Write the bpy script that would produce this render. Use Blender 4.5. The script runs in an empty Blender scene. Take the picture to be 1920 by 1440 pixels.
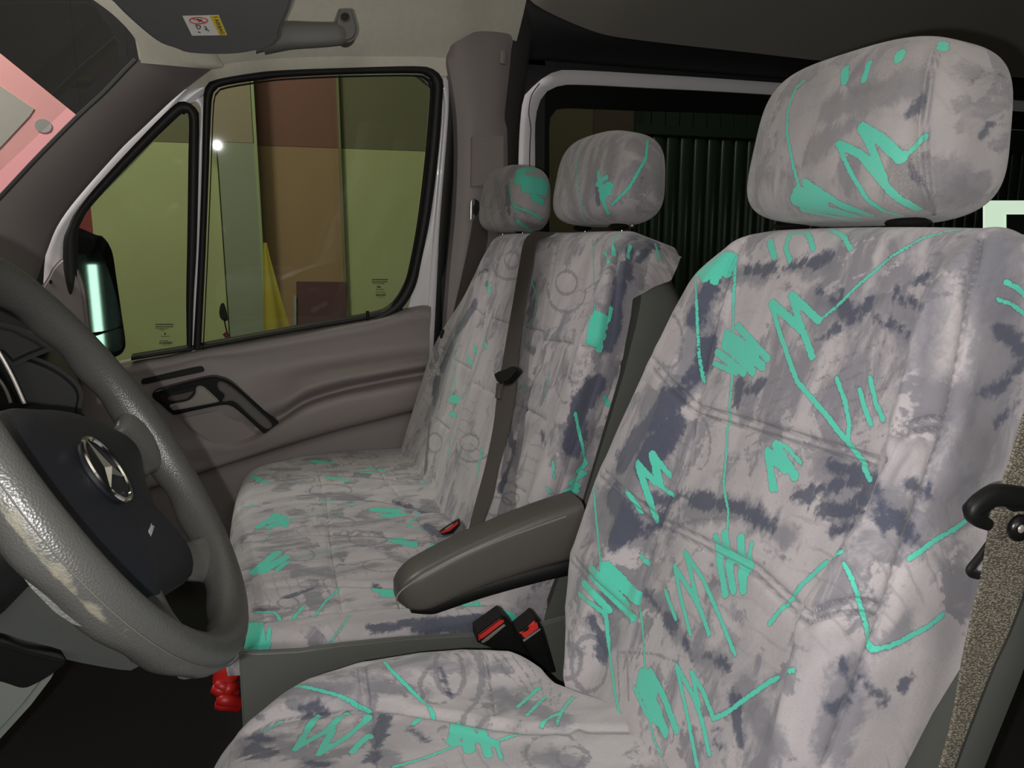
import bpy, bmesh, math, random
import numpy as np
from mathutils import Vector
from mathutils.bvhtree import BVHTree

random.seed(4); RNG = np.random.default_rng(4)
SC = bpy.context.scene
COL = SC.collection

# ------------------------------------------------------------------ camera, world, light, exposure
FPX = 1440.0
YAW, PITCH = math.radians(18), math.radians(10.6)
CAM = np.array([0.0, 0.0, 1.08])
CF = np.array([math.sin(YAW)*math.cos(PITCH), math.cos(YAW)*math.cos(PITCH), -math.sin(PITCH)])
CR = np.array([math.cos(YAW), -math.sin(YAW), 0.0])
CU = np.cross(CR, CF)
cd = bpy.data.cameras.new('camera'); cam = bpy.data.objects.new('camera', cd); COL.objects.link(cam)
cd.sensor_width = 36; cd.lens = 36*FPX/1920; cd.clip_start = 0.02
cam.location = CAM; cam.rotation_euler = (math.pi/2-PITCH, 0, -YAW)
SC.camera = cam
SC.view_settings.view_transform = 'Standard'; SC.view_settings.look = 'None'
SC.view_settings.exposure = 0.24; SC.view_settings.gamma = 1.0; SC.view_settings.use_curve_mapping = False
w = bpy.data.worlds.new('world'); SC.world = w; w.use_nodes = True
w.node_tree.nodes['Background'].inputs[0].default_value = (0.55, 0.6, 0.55, 1)
w.node_tree.nodes['Background'].inputs[1].default_value = 0.012

def light(name, kind, loc, energy, color=(1, 1, 1), size=0.1, target=None, size_y=None, spot=None):
    l = bpy.data.lights.new(name, kind); l.energy = energy; l.color = color
    if kind == 'AREA':
        l.size = size
        if size_y: l.shape = 'RECTANGLE'; l.size_y = size_y
    else: l.shadow_soft_size = size
    if kind == 'SPOT': l.spot_size = spot; l.spot_blend = 0.5
    o = bpy.data.objects.new(name, l); COL.objects.link(o); o.location = loc
    if target is not None:
        o.rotation_euler = (Vector(target)-Vector(loc)).to_track_quat('-Z', 'Y').to_euler()
    return o
# the phone's flash, a hand's breadth left of and below its lens
light('camera_flash', 'POINT', CAM - CR*0.030 - CU*0.014 - CF*0.005, 22.5, (1.0, 0.975, 0.95), 0.004)
# unseen ceiling lamp of the hall outside, beyond the cab
light('hall_lamp_front', 'AREA', (-0.6, 3.4, 3.3), 26, (1.0, 0.95, 0.78), 1.4, (0.2, 4.6, 0.9), 0.4)
light('fill_sign', 'AREA', (-1.7, 2.2, 2.9), 50, (1.0, 0.95, 0.92), 0.5, (-1.0, 3.1, 1.3))  # unseen light added to brighten the pink sign
# unseen fill lights added for the cab, behind the camera and under the roof
light('fill_door_side', 'AREA', (-0.2, -1.9, 1.75), 18, (1.0, 0.97, 0.92), 1.3, (0.3, 1.6, 1.1), 0.8)
light('fill_cab_roof', 'POINT', (0.12, 1.40, 1.67), 1.05, (1.0, 0.97, 0.90), 0.06)
light('fill_gate', 'AREA', (2.2, 3.3, 2.9), 16, (1.0, 1.0, 0.9), 0.15, (3.4, 4.7, 1.0), 1.2)  # unseen strip light added to lift the gate and streak its ribs

# ------------------------------------------------------------------ helpers
def ray(px, py):
    return CF + CR*(px-960)/FPX - CU*(py-720)/FPX
def at(px, py, n, d):
    n = np.asarray(n, float); v = ray(px, py); return CAM + v*((d - n@CAM)/(n@v))
AX, AY, AZ = (1, 0, 0), (0, 1, 0), (0, 0, 1)
def ys(pts, Y): return [at(x, y, AY, Y) for x, y in pts]
def on(pts, pl, off=0.0): return [at(x, y, pl[0], pl[1]-off) for x, y in pts]   # off: towards the cabin

def catmull(P, N, closed=False):
    P = np.asarray(P, float); n = len(P)
    if closed: P = np.vstack([P[-1], P, P[0], P[1]])
    else: P = np.vstack([2*P[0]-P[1], P, 2*P[-1]-P[-2]])
    segs = len(P)-3; out = []
    for i in range(segs):
        p0, p1, p2, p3 = P[i:i+4]
        for t in np.linspace(0, 1, 12, endpoint=False):
            out.append(.5*((2*p1)+(-p0+p2)*t+(2*p0-5*p1+4*p2-p3)*t*t+(-p0+3*p1-3*p2+p3)*t**3))
    out.append(P[-2]); out = np.array(out)
    d = np.r_[0, np.cumsum(np.linalg.norm(np.diff(out, axis=0), axis=1))]
    s = np.linspace(0, d[-1], N+1 if closed else N)
    R = np.c_[[np.interp(s, d, out[:, k]) for k in range(out.shape[1])]].T
    return R[:-1] if closed else R

def props(o, label=None, cat=None, group=None, kind=None):
    if label: o['label'] = label
    if cat: o['category'] = cat
    if group: o['group'] = group
    if kind: o['kind'] = kind
    return o
def root(name, loc, label=None, cat=None, group=None, kind=None):
    o = bpy.data.objects.new(name, None); COL.objects.link(o); o.location = loc; o.empty_display_size = .05
    return props(o, label, cat, group, kind)
def wloc(o):
    v = np.zeros(3)
    while o is not None: v += np.array(o.location); o = o.parent
    return v
def mesh(name, V, F, mat, parent=None, smooth=True, sharp=40, label=None):
    V = np.asarray(V, float)
    o0 = wloc(parent) if parent is not None else np.array([*(V.min(0)+V.max(0))/2*[1, 1, 0]])+np.array([0, 0, V[:, 2].min()])
    me = bpy.data.meshes.new(name); me.from_pydata((V-o0).tolist(), [], F if isinstance(F, list) else F.tolist())
    me.update()
    if isinstance(F, list):
        bm = bmesh.new(); bm.from_mesh(me); bmesh.ops.recalc_face_normals(bm, faces=bm.faces); bm.to_mesh(me); bm.free()
    me.materials.append(mat)
    o = bpy.data.objects.new(name, me); COL.objects.link(o)
    if smooth:
        me.shade_smooth() if hasattr(me, 'shade_smooth') else None
        try: me.set_sharp_from_angle(angle=math.radians(sharp))
        except Exception: pass
    if parent is not None: o.parent = parent
    else: o.location = o0
    if label: o['label'] = label
    return o
def grid_faces(n, m, wrap=False):
    F = []
    for i in range(n-1):
        for j in range(m if wrap else m-1):
            a, b = i*m+j, i*m+(j+1) % m
            F.append((a, b, b+m, a+m))
    return F
def tube(name, path, r, mat, parent=None, N=40, seg=10, closed=False, smooth_path=True, up=None, label=None, ry=None, taper=None, power=2):
    """sweep of a rounded cross section r (x ry) along a path"""
    P = catmull(path, N, closed) if smooth_path else np.asarray(path, float)
    n = len(P); ry = ry or r
    T = np.roll(P, -1, 0)-np.roll(P, 1, 0)
    if not closed: T[0] = P[1]-P[0]; T[-1] = P[-1]-P[-2]
    T /= np.linalg.norm(T, axis=1)[:, None]
    V = []
    ref = np.array(up if up is not None else ((0, 0, 1) if abs(T[0][2]) < .9 else (1, 0, 0)), float)
    for i in range(n):
        b = np.cross(T[i], ref); b /= np.linalg.norm(b)+1e-9; c = np.cross(b, T[i])
        if up is None: ref = c
        k = 1.0 if taper is None else np.interp(i/(n-1), [q[0] for q in taper], [q[1] for q in taper])
        for j in range(seg):
            a = 2*math.pi*j/seg; ca, sa = math.cos(a), math.sin(a)
            ca = math.copysign(abs(ca)**(2/power), ca); sa = math.copysign(abs(sa)**(2/power), sa)
            V.append(P[i]+k*(b*ca*r+c*sa*ry))
    F = grid_faces(n, seg, True)
    if closed: F += [((n-1)*seg+j, (n-1)*seg+(j+1) % seg, (j+1) % seg, j) for j in range(seg)]
    else: F += [tuple(range(seg))[::-1], tuple((n-1)*seg+j for j in range(seg))]
    return mesh(name, V, F, mat, parent, label=label)
def ribbon(name, A, B, nrm, mat, parent=None, N=48, thick=.01, bulge=.003, nc=7, closed=False, sm=True, label=None, flat=2.5):
    """solid strip between two polylines, bulging along nrm"""
    if sm: A = catmull(A, N, closed); B = catmull(B, N, closed)
    else: A = np.asarray(A, float); B = np.asarray(B, float)
    n = len(A); nrm = np.asarray(nrm, float); nrm = nrm/np.linalg.norm(nrm)
    V = []
    m = nc+2
    for i in range(n):
        for k in range(nc):
            t = k/(nc-1); h = (1-abs(2*t-1)**flat)
            V.append(A[i]*(1-t)+B[i]*t+nrm*bulge*h)
        V.append(B[i]-nrm*thick); V.append(A[i]-nrm*thick)
    F = grid_faces(n, m, True)
    if closed: F += [((n-1)*m+j, (n-1)*m+(j+1) % m, (j+1) % m, j) for j in range(m)]
    else: F += [tuple(range(m))[::-1], tuple((n-1)*m+j for j in range(m))]
    return mesh(name, V, F, mat, parent, label=label, sharp=50)
def slab(name, P, nrm, mat, parent=None, thick=.01, bevel=.002, sm=None, label=None, seg=2):
    """plate with outline P, front face at P, extruded against nrm"""
    if sm: P = catmull(P, sm, True)
    P = np.asarray(P, float); nrm = np.asarray(nrm, float); nrm = nrm/np.linalg.norm(nrm)
    bm = bmesh.new(); vs = [bm.verts.new(p) for p in P]; vb = [bm.verts.new(p-nrm*thick) for p in P]
    f = bm.faces.new(vs); bm.faces.new(vb[::-1]); n = len(P)
    for i in range(n): bm.faces.new((vs[i], vb[i], vb[(i+1) % n], vs[(i+1) % n]))
    bmesh.ops.recalc_face_normals(bm, faces=bm.faces)
    if bevel > 0:
        bmesh.ops.bevel(bm, geom=list(f.edges), offset=bevel, segments=seg, affect='EDGES', clamp_overlap=True)
    bm.verts.index_update()
    V = [tuple(v.co) for v in bm.verts]; F = [tuple(v.index for v in q.verts) for q in bm.faces]; bm.free()
    return mesh(name, V, F, mat, parent, label=label, sharp=35)
def box(name, lo, hi, mat, parent=None, bevel=.003, label=None, M=None, seg=2):
    bm = bmesh.new(); bmesh.ops.create_cube(bm, size=1)
    lo, hi = np.array(lo, float), np.array(hi, float)
    for v in bm.verts: v.co = Vector((lo+hi)/2+(hi-lo)*np.array(v.co))
    if bevel: bmesh.ops.bevel(bm, geom=list(bm.edges), offset=bevel, segments=seg, affect='EDGES')
    V = np.array([tuple(v.co) for v in bm.verts]); F = [tuple(v.index for v in q.verts) for q in bm.faces]; bm.free()
    if M is not None: V = np.array([M(p) for p in V])
    return mesh(name, V, F, mat, parent, label=label, sharp=35)
def ellipsoid(name, c, r, mat, parent=None, M=None, n=16, m=24, power=2.0, label=None):
    V = []; q = 2/power
    sg = lambda x: math.copysign(abs(x)**q, x)
    for i in range(n+1):
        a = -math.pi/2+math.pi*i/n
        for j in range(m):
            b = 2*math.pi*j/m
            V.append((r[0]*sg(math.cos(a))*sg(math.cos(b)), r[1]*sg(math.cos(a))*sg(math.sin(b)), r[2]*sg(math.sin(a))))
    V = np.array(V)
    V = (np.array([M(p) for p in V]) if M else V)+np.array(c)
    return mesh(name, V, grid_faces(n+1, m, True), mat, parent, label=label)

# ------------------------------------------------------------------ materials
def newmat(name):
    m = bpy.data.materials.new(name); m.use_nodes = True
    return m, m.node_tree, m.node_tree.nodes['Principled BSDF']
def N(nt, t, **k):
    n = nt.nodes.new(t)
    for a, b in k.items(): setattr(n, a, b)
    return n
def L(nt, a, b): nt.links.new(a, b)
def plain(name, col, rough=.5, metal=0, spec=.5, bump=0, bscale=300, vary=.0, vscale=6, coat=0, emis=None, estr=0, col2=None, bdist=.001):
    m, nt, b = newmat(name)
    b.inputs['Base Color'].default_value = (*col, 1); b.inputs['Roughness'].default_value = rough
    b.inputs['Metallic'].default_value = metal; b.inputs['Specular IOR Level'].default_value = spec
    b.inputs['Coat Weight'].default_value = coat
    tc = N(nt, 'ShaderNodeTexCoord')
    if vary or col2:
        n = N(nt, 'ShaderNodeTexNoise'); n.inputs['Scale'].default_value = vscale; n.inputs['Detail'].default_value = 5
        L(nt, tc.outputs['Object'], n.inputs['Vector'])
        r = N(nt, 'ShaderNodeValToRGB'); c2 = col2 or tuple(c*(1-vary) for c in col)
        r.color_ramp.elements[0].position = .35; r.color_ramp.elements[0].color = (*c2, 1)
        r.color_ramp.elements[1].position = .65; r.color_ramp.elements[1].color = (*col, 1)
        L(nt, n.outputs[0], r.inputs[0]); L(nt, r.outputs[0], b.inputs['Base Color'])
    if bump:
        n = N(nt, 'ShaderNodeTexNoise'); n.inputs['Scale'].default_value = bscale; n.inputs['Detail'].default_value = 3
        L(nt, tc.outputs['Object'], n.inputs['Vector'])
        bp = N(nt, 'ShaderNodeBump'); bp.inputs['Strength'].default_value = bump; bp.inputs['Distance'].default_value = bdist
        L(nt, n.outputs[0], bp.inputs['Height']); L(nt, bp.outputs[0], b.inputs['Normal'])
    if emis:
        b.inputs['Emission Color'].default_value = (*emis, 1); b.inputs['Emission Strength'].default_value = estr
    return m

def math_(nt, op, a, b=None, c=None):
    n = N(nt, 'ShaderNodeMath', operation=op)
    for i, x in enumerate((a, b, c)):
        if x is None: continue
        if isinstance(x, (int, float)): n.inputs[i].default_value = x
        else: L(nt, x, n.inputs[i])
    return n.outputs[0]
def mixc(nt, fac, a, b):
    n = N(nt, 'ShaderNodeMix', data_type='RGBA')
    L(nt, fac, n.inputs[0]) if not isinstance(fac, float) else None
    for i, x in ((6, a), (7, b)):
        if isinstance(x, tuple): n.inputs[i].default_value = (*x, 1)
        else: L(nt, x, n.inputs[i])
    return n.outputs[2]
def ramp(nt, v, lo, hi):
    n = N(nt, 'ShaderNodeMapRange', interpolation_type='SMOOTHSTEP'); n.inputs[1].default_value = lo; n.inputs[2].default_value = hi
    L(nt, v, n.inputs[0]); return n.outputs[0]

def fabric_material(name, light_c, mid_c, navy_c, teal_c, patch=.0, worn=0.0, hat=.28):
    m, nt, b = newmat(name)
    tc = N(nt, 'ShaderNodeTexCoord').outputs['Object']
    def noise(s, d=4, vec=tc, rough=.6, dist=0):
        n = N(nt, 'ShaderNodeTexNoise'); n.inputs['Scale'].default_value = s; n.inputs['Detail'].default_value = d
        n.inputs['Roughness'].default_value = rough; n.inputs['Distortion'].default_value = dist
        L(nt, vec, n.inputs['Vector']); return n.outputs[0]
    def attr(a):
        n = N(nt, 'ShaderNodeAttribute'); n.attribute_name = a; return n.outputs['Fac']
    fine = noise(420, 2); jag = noise(150, 3)
    # stretched noise: brush direction
    mp = N(nt, 'ShaderNodeMapping'); mp.inputs['Rotation'].default_value = (.5, .2, .6); mp.inputs['Scale'].default_value = (1, 2.6, 1)
    L(nt, tc, mp.inputs['Vector'])
    brush = noise(11, 4, mp.outputs[0], .65, .6)
    cloud = noise(7, 5, tc, .62, .5)
    blot = ramp(nt, math_(nt, 'ADD', cloud, math_(nt, 'MULTIPLY', math_(nt, 'SUBTRACT', jag, .5), .12)), .49-patch, .52-patch)
    soft = ramp(nt, noise(9, 3, mp.outputs[0], .5, .3), .35, .7)
    c = mixc(nt, math_(nt, 'MULTIPLY', soft, .35), light_c, mid_c)
    bl2 = math_(nt, 'MULTIPLY', blot, ramp(nt, brush, .40, .60))
    c = mixc(nt, math_(nt, 'MULTIPLY', bl2, .75), c, mid_c)
    # large mid-tone fields with ragged edges
    pt = math_(nt, 'ADD', attr('patch'), math_(nt, 'ADD', math_(nt, 'MULTIPLY', math_(nt, 'SUBTRACT', brush, .5), .07), math_(nt, 'MULTIPLY', math_(nt, 'SUBTRACT', jag, .5), .018)))
    c = mixc(nt, math_(nt, 'MULTIPLY', math_(nt, 'SUBTRACT', 1.0, ramp(nt, pt, -.006, .008)), .68), c, mid_c)
    # contour hatching
    wv = N(nt, 'ShaderNodeTexWave'); wv.inputs['Scale'].default_value = 17; wv.inputs['Distortion'].default_value = 2.5; wv.inputs['Detail'].default_value = 3
    wv.inputs['Detail Scale'].default_value = 2
    mp2 = N(nt, 'ShaderNodeMapping'); mp2.inputs['Rotation'].default_value = (.9, .4, .3); L(nt, tc, mp2.inputs['Vector']); L(nt, mp2.outputs[0], wv.inputs['Vector'])
    hatch = math_(nt, 'MULTIPLY', ramp(nt, wv.outputs['Fac'], .90, .97), ramp(nt, noise(5, 2), .53, .60))
    c = mixc(nt, math_(nt, 'MULTIPLY', hatch, hat), c, mid_c)
    # grey drawn loops
    lp = math_(nt, 'ADD', attr('loop'), math_(nt, 'MULTIPLY', math_(nt, 'SUBTRACT', jag, .5), .010))
    c = mixc(nt, math_(nt, 'MULTIPLY', math_(nt, 'SUBTRACT', 1.0, ramp(nt, lp, -.0008, .0012)), .62), c, mid_c)
    # navy brush work
    dk = math_(nt, 'ADD', attr('dark'), math_(nt, 'ADD', math_(nt, 'MULTIPLY', math_(nt, 'SUBTRACT', brush, .5), .05), math_(nt, 'MULTIPLY', math_(nt, 'SUBTRACT', jag, .5), .016)))
    c = mixc(nt, math_(nt, 'MULTIPLY', math_(nt, 'SUBTRACT', 1.0, ramp(nt, dk, -.004, .004)), .85), c, navy_c)
    # thread speckle
    c = mixc(nt, math_(nt, 'MULTIPLY', ramp(nt, fine, .55, .75), .22), c, mid_c)
    # seams painted darker, crease shade put into the colour
    c = mixc(nt, math_(nt, 'MULTIPLY', math_(nt, 'SUBTRACT', 1.0, ramp(nt, attr('seam'), .0004, .0020)), .45), c, navy_c)
    # teal print with a woven, jagged edge and a dark outline
    te = math_(nt, 'ADD', attr('teal'), math_(nt, 'MULTIPLY', math_(nt, 'SUBTRACT', noise(260, 2), .5), .0042))
    c = mixc(nt, math_(nt, 'MULTIPLY', math_(nt, 'SUBTRACT', 1.0, ramp(nt, te, .0006, .0016)), .45), c, navy_c)
    c = mixc(nt, math_(nt, 'SUBTRACT', 1.0, ramp(nt, te, -.0004, .0006)), c, teal_c)
    if worn:
        wn = math_(nt, 'MULTIPLY', ramp(nt, noise(6, 4), .5, .62), ramp(nt, noise(900, 1), .5, .6))
        c = mixc(nt, math_(nt, 'MULTIPLY', wn, worn), c, (.36, .33, .25))
    L(nt, c, b.inputs['Base Color'])
    b.inputs['Roughness'].default_value = .95; b.inputs['Specular IOR Level'].default_value = .12
    b.inputs['Sheen Weight'].default_value = .25; b.inputs['Sheen Roughness'].default_value = .5
    bp = N(nt, 'ShaderNodeBump'); bp.inputs['Strength'].default_value = .5; bp.inputs['Distance'].default_value = .0008
    L(nt, math_(nt, 'ADD', noise(700, 2), math_(nt, 'MULTIPLY', noise(60, 3), 1.5)), bp.inputs['Height']); sb = N(nt, 'ShaderNodeBump'); sb.inputs['Strength'].default_value = .9; sb.inputs['Distance'].default_value = .0022
    L(nt, ramp(nt, attr('seam'), .0003, .0034), sb.inputs['Height']); L(nt, bp.outputs[0], sb.inputs['Normal']); L(nt, sb.outputs[0], b.inputs['Normal'])
    return m
TEAL = (.085, .50, .375)
M_FAB = fabric_material('velour_print', (.40, .368, .378), (.135, .134, .158), (.050, .058, .092), TEAL)
M_FABHR = fabric_material('velour_print_worn', (.34, .315, .318), (.16, .155, .17), (.075, .08, .11), TEAL, .02, .35, .12)
M_SHELL = plain('grey_seat_plastic', (.10, .105, .095), .55, bump=.15, bscale=900)
M_TRIM = plain('taupe_trim_plastic', (.27, .235, .23), .5, bump=.12, bscale=1200, spec=.35)
M_BEZ = plain('black_gloss_plastic', (.005, .005, .005), .3, spec=.3)
M_BLK = plain('black_plastic', (.006, .006, .006), .5, spec=.25)
M_RUB = plain('black_rubber', (.015, .0145, .0145), .55, spec=.35)
M_WHITE = plain('white_paint', (.80, .78, .80), .25, coat=.4)
M_HEAD = plain('headliner_felt', (.74, .71, .60), .95, spec=.1, bump=.4, bscale=1500, vary=.05, vscale=60)
M_VISOR = plain('dark_grey_visor', (.105, .105, .103), .8, bump=.2, bscale=1200)
M_LEATH = plain('worn_wheel_leather', (.105, .105, .095), .36, bump=.45, bscale=480, vary=.25, vscale=10, spec=.5)
M_HUB = plain('hub_cover_plastic', (.008, .009, .013), .5, spec=.3, bump=.25, bscale=900)
M_CHROME = plain('chrome', (.75, .74, .70), .12, metal=1)
M_SILV = plain('silver_paint', (.30, .28, .25), .35, metal=.4)
M_BELT = plain('belt_webbing_dark', (.055, .045, .040), .8)
M_RED = plain('red_button', (.62, .035, .03), .4)
M_ROOF = plain('rear_roof_cloth', (.34, .32, .285), .95, spec=.1)
M_DARK = plain('dark_body_metal', (.014, .013, .014), .6)
M_CARPET = plain('black_floor_mat', (.010, .009, .008), .9, bump=.4, bscale=300)
M_STITCH = plain('grey_thread', (.16, .15, .13), .8)
def webbing(name, a, b_, sc=420):
    m, nt, b = newmat(name)
    tc = N(nt, 'ShaderNodeTexCoord')
    vo = N(nt, 'ShaderNodeTexVoronoi'); vo.inputs['Scale'].default_value = sc
    mp = N(nt, 'ShaderNodeMapping'); mp.inputs['Scale'].default_value = (.8, .8, 1.9)
    L(nt, tc.outputs['Object'], mp.inputs[0]); L(nt, mp.outputs[0], vo.inputs['Vector'])
    r = N(nt, 'ShaderNodeValToRGB'); r.color_ramp.elements[0].color = (*b_, 1); r.color_ramp.elements[1].color = (*a, 1)
    r.color_ramp.elements[0].position = .1; r.color_ramp.elements[1].position = .6
    L(nt, vo.outputs['Distance'], r.inputs[0]); L(nt, r.outputs[0], b.inputs['Base Color'])
    bp = N(nt, 'ShaderNodeBump'); bp.inputs['Strength'].default_value = .6; bp.inputs['Distance'].default_value = .001
    L(nt, vo.outputs['Distance'], bp.inputs['Height']); L(nt, bp.outputs[0], b.inputs['Normal'])
    b.inputs['Roughness'].default_value = .6
    return m
M_BELTN = webbing('belt_webbing_near', (.07, .062, .048), (.30, .27, .21), 430)
def glass(name, tint, rough=0.0, ior=1.5):
    m = bpy.data.materials.new(name); m.use_nodes = True; nt = m.node_tree; nt.nodes.clear()
    out = N(nt, 'ShaderNodeOutputMaterial'); tr = N(nt, 'ShaderNodeBsdfTransparent'); gl = N(nt, 'ShaderNodeBsdfGlossy')
    tr.inputs[0].default_value = (*tint, 1); gl.inputs['Roughness'].default_value = rough
    fr = N(nt, 'ShaderNodeFresnel'); fr.inputs[0].default_value = ior
    mx = N(nt, 'ShaderNodeMixShader'); ge = N(nt, 'ShaderNodeNewGeometry')
    L(nt, math_(nt, 'MULTIPLY', fr.outputs[0], math_(nt, 'SUBTRACT', 1.0, ge.outputs['Backfacing'])), mx.inputs[0]); L(nt, tr.outputs[0], mx.inputs[1]); L(nt, gl.outputs[0], mx.inputs[2])
    L(nt, mx.outputs[0], out.inputs[0]); return m
M_GLASS = glass('window_glass', (.80, .84, .76), .03)

# ------------------------------------------------------------------ quilted cloth surfaces
def fold(a, W, r, side):
    """arclength a across a face of half width W that rolls over an edge of radius r"""
    s = np.sign(a); x = np.abs(a); f = np.maximum(W-r, 0); q = np.clip((x-f)/r, 0, math.pi/2)
    u = np.where(x < f, x, f+r*np.sin(q)); d = np.where(x < f, 0, r*(1-np.cos(q)))
    over = np.maximum(x-f-r*math.pi/2, 0)
    return s*u, d+over
def seg_dist(V, segs):
    """distance minus half width from each vertex to a set of capsules"""
    out = np.full(len(V), .2)
    for a, b, r in segs:
        ab = b-a; L2 = ab@ab+1e-12
        t = np.clip(((V-a)@ab)/L2, 0, 1)
        d = np.linalg.norm(V-a-t[:, None]*ab, axis=1)-r
        np.minimum(out, d, out=out)
    return out
def cloth(name, V, n, m, parent, mat, teal=(), dark=(), loop=(), seams=(), piping=(), nrm_hint=None, both=True, label=None, patch=()):
    """V: (n*m,3) world grid. Strokes are pixel polylines (pts, width px) laid onto the surface."""
    F = np.array(grid_faces(n, m))
    F = np.array(F)
    bvh = BVHTree.FromPolygons([Vector(v) for v in V], F.tolist())
    O = Vector(CAM)
    def land(strokes):
        segs = []
        for pts, wd in strokes:
            P = np.array(pts, float)
            prev = None
            for i in range(len(P)-1):
                k = max(2, int(np.linalg.norm(P[i+1]-P[i])/14)+1)
                for t in np.linspace(0, 1, k):
                    p = P[i]*(1-t)+P[i+1]*t; d = Vector(ray(*p)).normalized()
                    h = bvh.ray_cast(O, d)
                    if h[0] is None: prev = None; continue
                    q = np.array(h[0]); r = wd*.5*((q-CAM)@CF)/FPX
                    if prev is not None and np.linalg.norm(q-prev[0]) < .09: segs.append((prev[0], q, r))
                    prev = (q, r)
        return segs
    A = {}
    for k, st in (('teal', teal), ('dark', dark), ('loop', loop), ('patch', patch)):
        A[k] = seg_dist(V, land([(p, w_*(1.25 if w_ >= 10 else 1.1) if k == 'teal' else w_) for p, w_ in st]))
    A['seam'] = seg_dist(V, land([(st, 0) for st, dp_, wd_ in seams]))
    # relief
    G = V.reshape(n, m, 3)
    gu = np.gradient(G, axis=0); gv = np.gradient(G, axis=1); Nn = np.cross(gu, gv).reshape(-1, 3)
    Nn /= np.linalg.norm(Nn, axis=1)[:, None]+1e-9
    if nrm_hint is not None:
        c = V.mean(0)
        if (Nn@np.asarray(nrm_hint)).sum() < 0: Nn = -Nn
    V = V.copy()
    for st, depth, width in seams:
        d = seg_dist(V, land([(st, 0)]))
        V -= Nn*(depth*np.exp(-(d/width)**2))[:, None]
        # pillow either side of a seam
        V += Nn*((depth*.4 if depth > .006 else .0008)*np.exp(-((d-.014)/.009)**2))[:, None]
    for st, rad in piping:
        d = seg_dist(V, land([(st, 0)]))
        V += Nn*(rad*np.exp(-(d/(rad*.8))**2))[:, None]
    if (np.cross(G[1, 0]-G[0, 0], G[0, 1]-G[0, 0])@np.asarray(nrm_hint if nrm_hint is not None else (0, 0, 1))) < 0: pass
    o = mesh(name, V, F, mat, parent, label=label, sharp=180)
    for k, a in A.items():
        at_ = o.data.attributes.new(k, 'FLOAT', 'POINT'); at_.data.foreach_set('value', a.astype(np.float32))
    return o

def smooth01(x): x = np.clip(x, 0, 1); return x*x*(3-2*x)

def backrest_grid(Yc, X0, Z0, al, H, Wtab, D, r, n, m, bolster, crease, rt=.05, Dt=.09, centre=.0, far_sign=1, Wfar=None, shape=None, s_rng=(-1, 1), rc=.10, crest=None):
    """returns a grid of a seat back: s across (Y), t up. w = out of the cushion toward the sitter"""
    al = math.radians(al)
    vv = np.array([math.sin(al), 0, math.cos(al)]); ww = np.array([-math.cos(al), 0, math.sin(al)]); uu = np.array([0, 1.0, 0])
    t = np.linspace(-.04, H-rt+rt*math.pi/2+Dt, m)
    s = np.linspace(s_rng[0], s_rng[1], n)
    S, T = np.meshgrid(s, t, indexing='ij')
    # top fold
    x = T; f = H-rt; q = np.clip((x-f)/rt, 0, math.pi/2)
    v = np.where(x < f, x, f+rt*np.sin(q)); dt = np.where(x < f, 0, rt*(1-np.cos(q)))+np.maximum(x-f-rt*math.pi/2, 0)
    W = np.interp(v, [a for a, b in Wtab], [b for a, b in Wtab])
    Wf = W if Wfar is None else np.interp(v, [a for a, b in Wfar], [b for a, b in Wfar])
    W = np.where(S > 0, Wf, W)
    if not np.isscalar(D): D = np.interp(v, [q[0] for q in D], [q[1] for q in D])
    a = S*(W-r+r*math.pi/2+D)
    u, ds = fold(a, W, r, 1)
    w = -np.sqrt(ds**2+dt**2+1e-12)
    if rc is None: rc = np.where(S > 0, .075, .03)
    cx = np.clip((np.abs(u)-(W-rc))/rc, 0, 1); cy = np.clip((v-(H-rc))/rc, 0, 1)
    u, v = np.sign(u)*(np.abs(u)-cx*rc*(1-np.sqrt(1-cy**2/2))), v-cy*rc*(1-np.sqrt(1-cx**2/2))
    top = smooth01((v-(H-.10))/.10)
    if shape is None:
        au = np.abs(u)
        cr_ = crease if np.isscalar(crease) else np.where(u > 0, crease[1], crease[0])
        if crest:
            q_ = np.array([at(x, y, ww, ww@np.array([X0, Yc, Z0])+bolster*.9)-np.array([X0, Yc, Z0]) for x, y in crest])
            qv, qu = q_@vv, -(q_@uu)
            o_ = np.argsort(qv); crn = np.interp(v, qv[o_], qu[o_])-.030
            cr_ = np.where(u > 0, cr_, crn)
        b = bolster*smooth01((au-cr_)/np.where(u > 0, .042, .032))*smooth01((W*1.02-au)/.05+.35)*(1-.85*top)
        w = w+np.where(ds < r*1.2, b, b*np.exp(-(ds-r)/.05))+centre*(1-(u/.2)**2)*(au < .2)
    else:
        w = w+shape(u, v, W, top)
    P = np.array([X0, Yc, Z0])+u[..., None]*uu+v[..., None]*vv+w[..., None]*ww
    return P.reshape(-1, 3)

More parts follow.
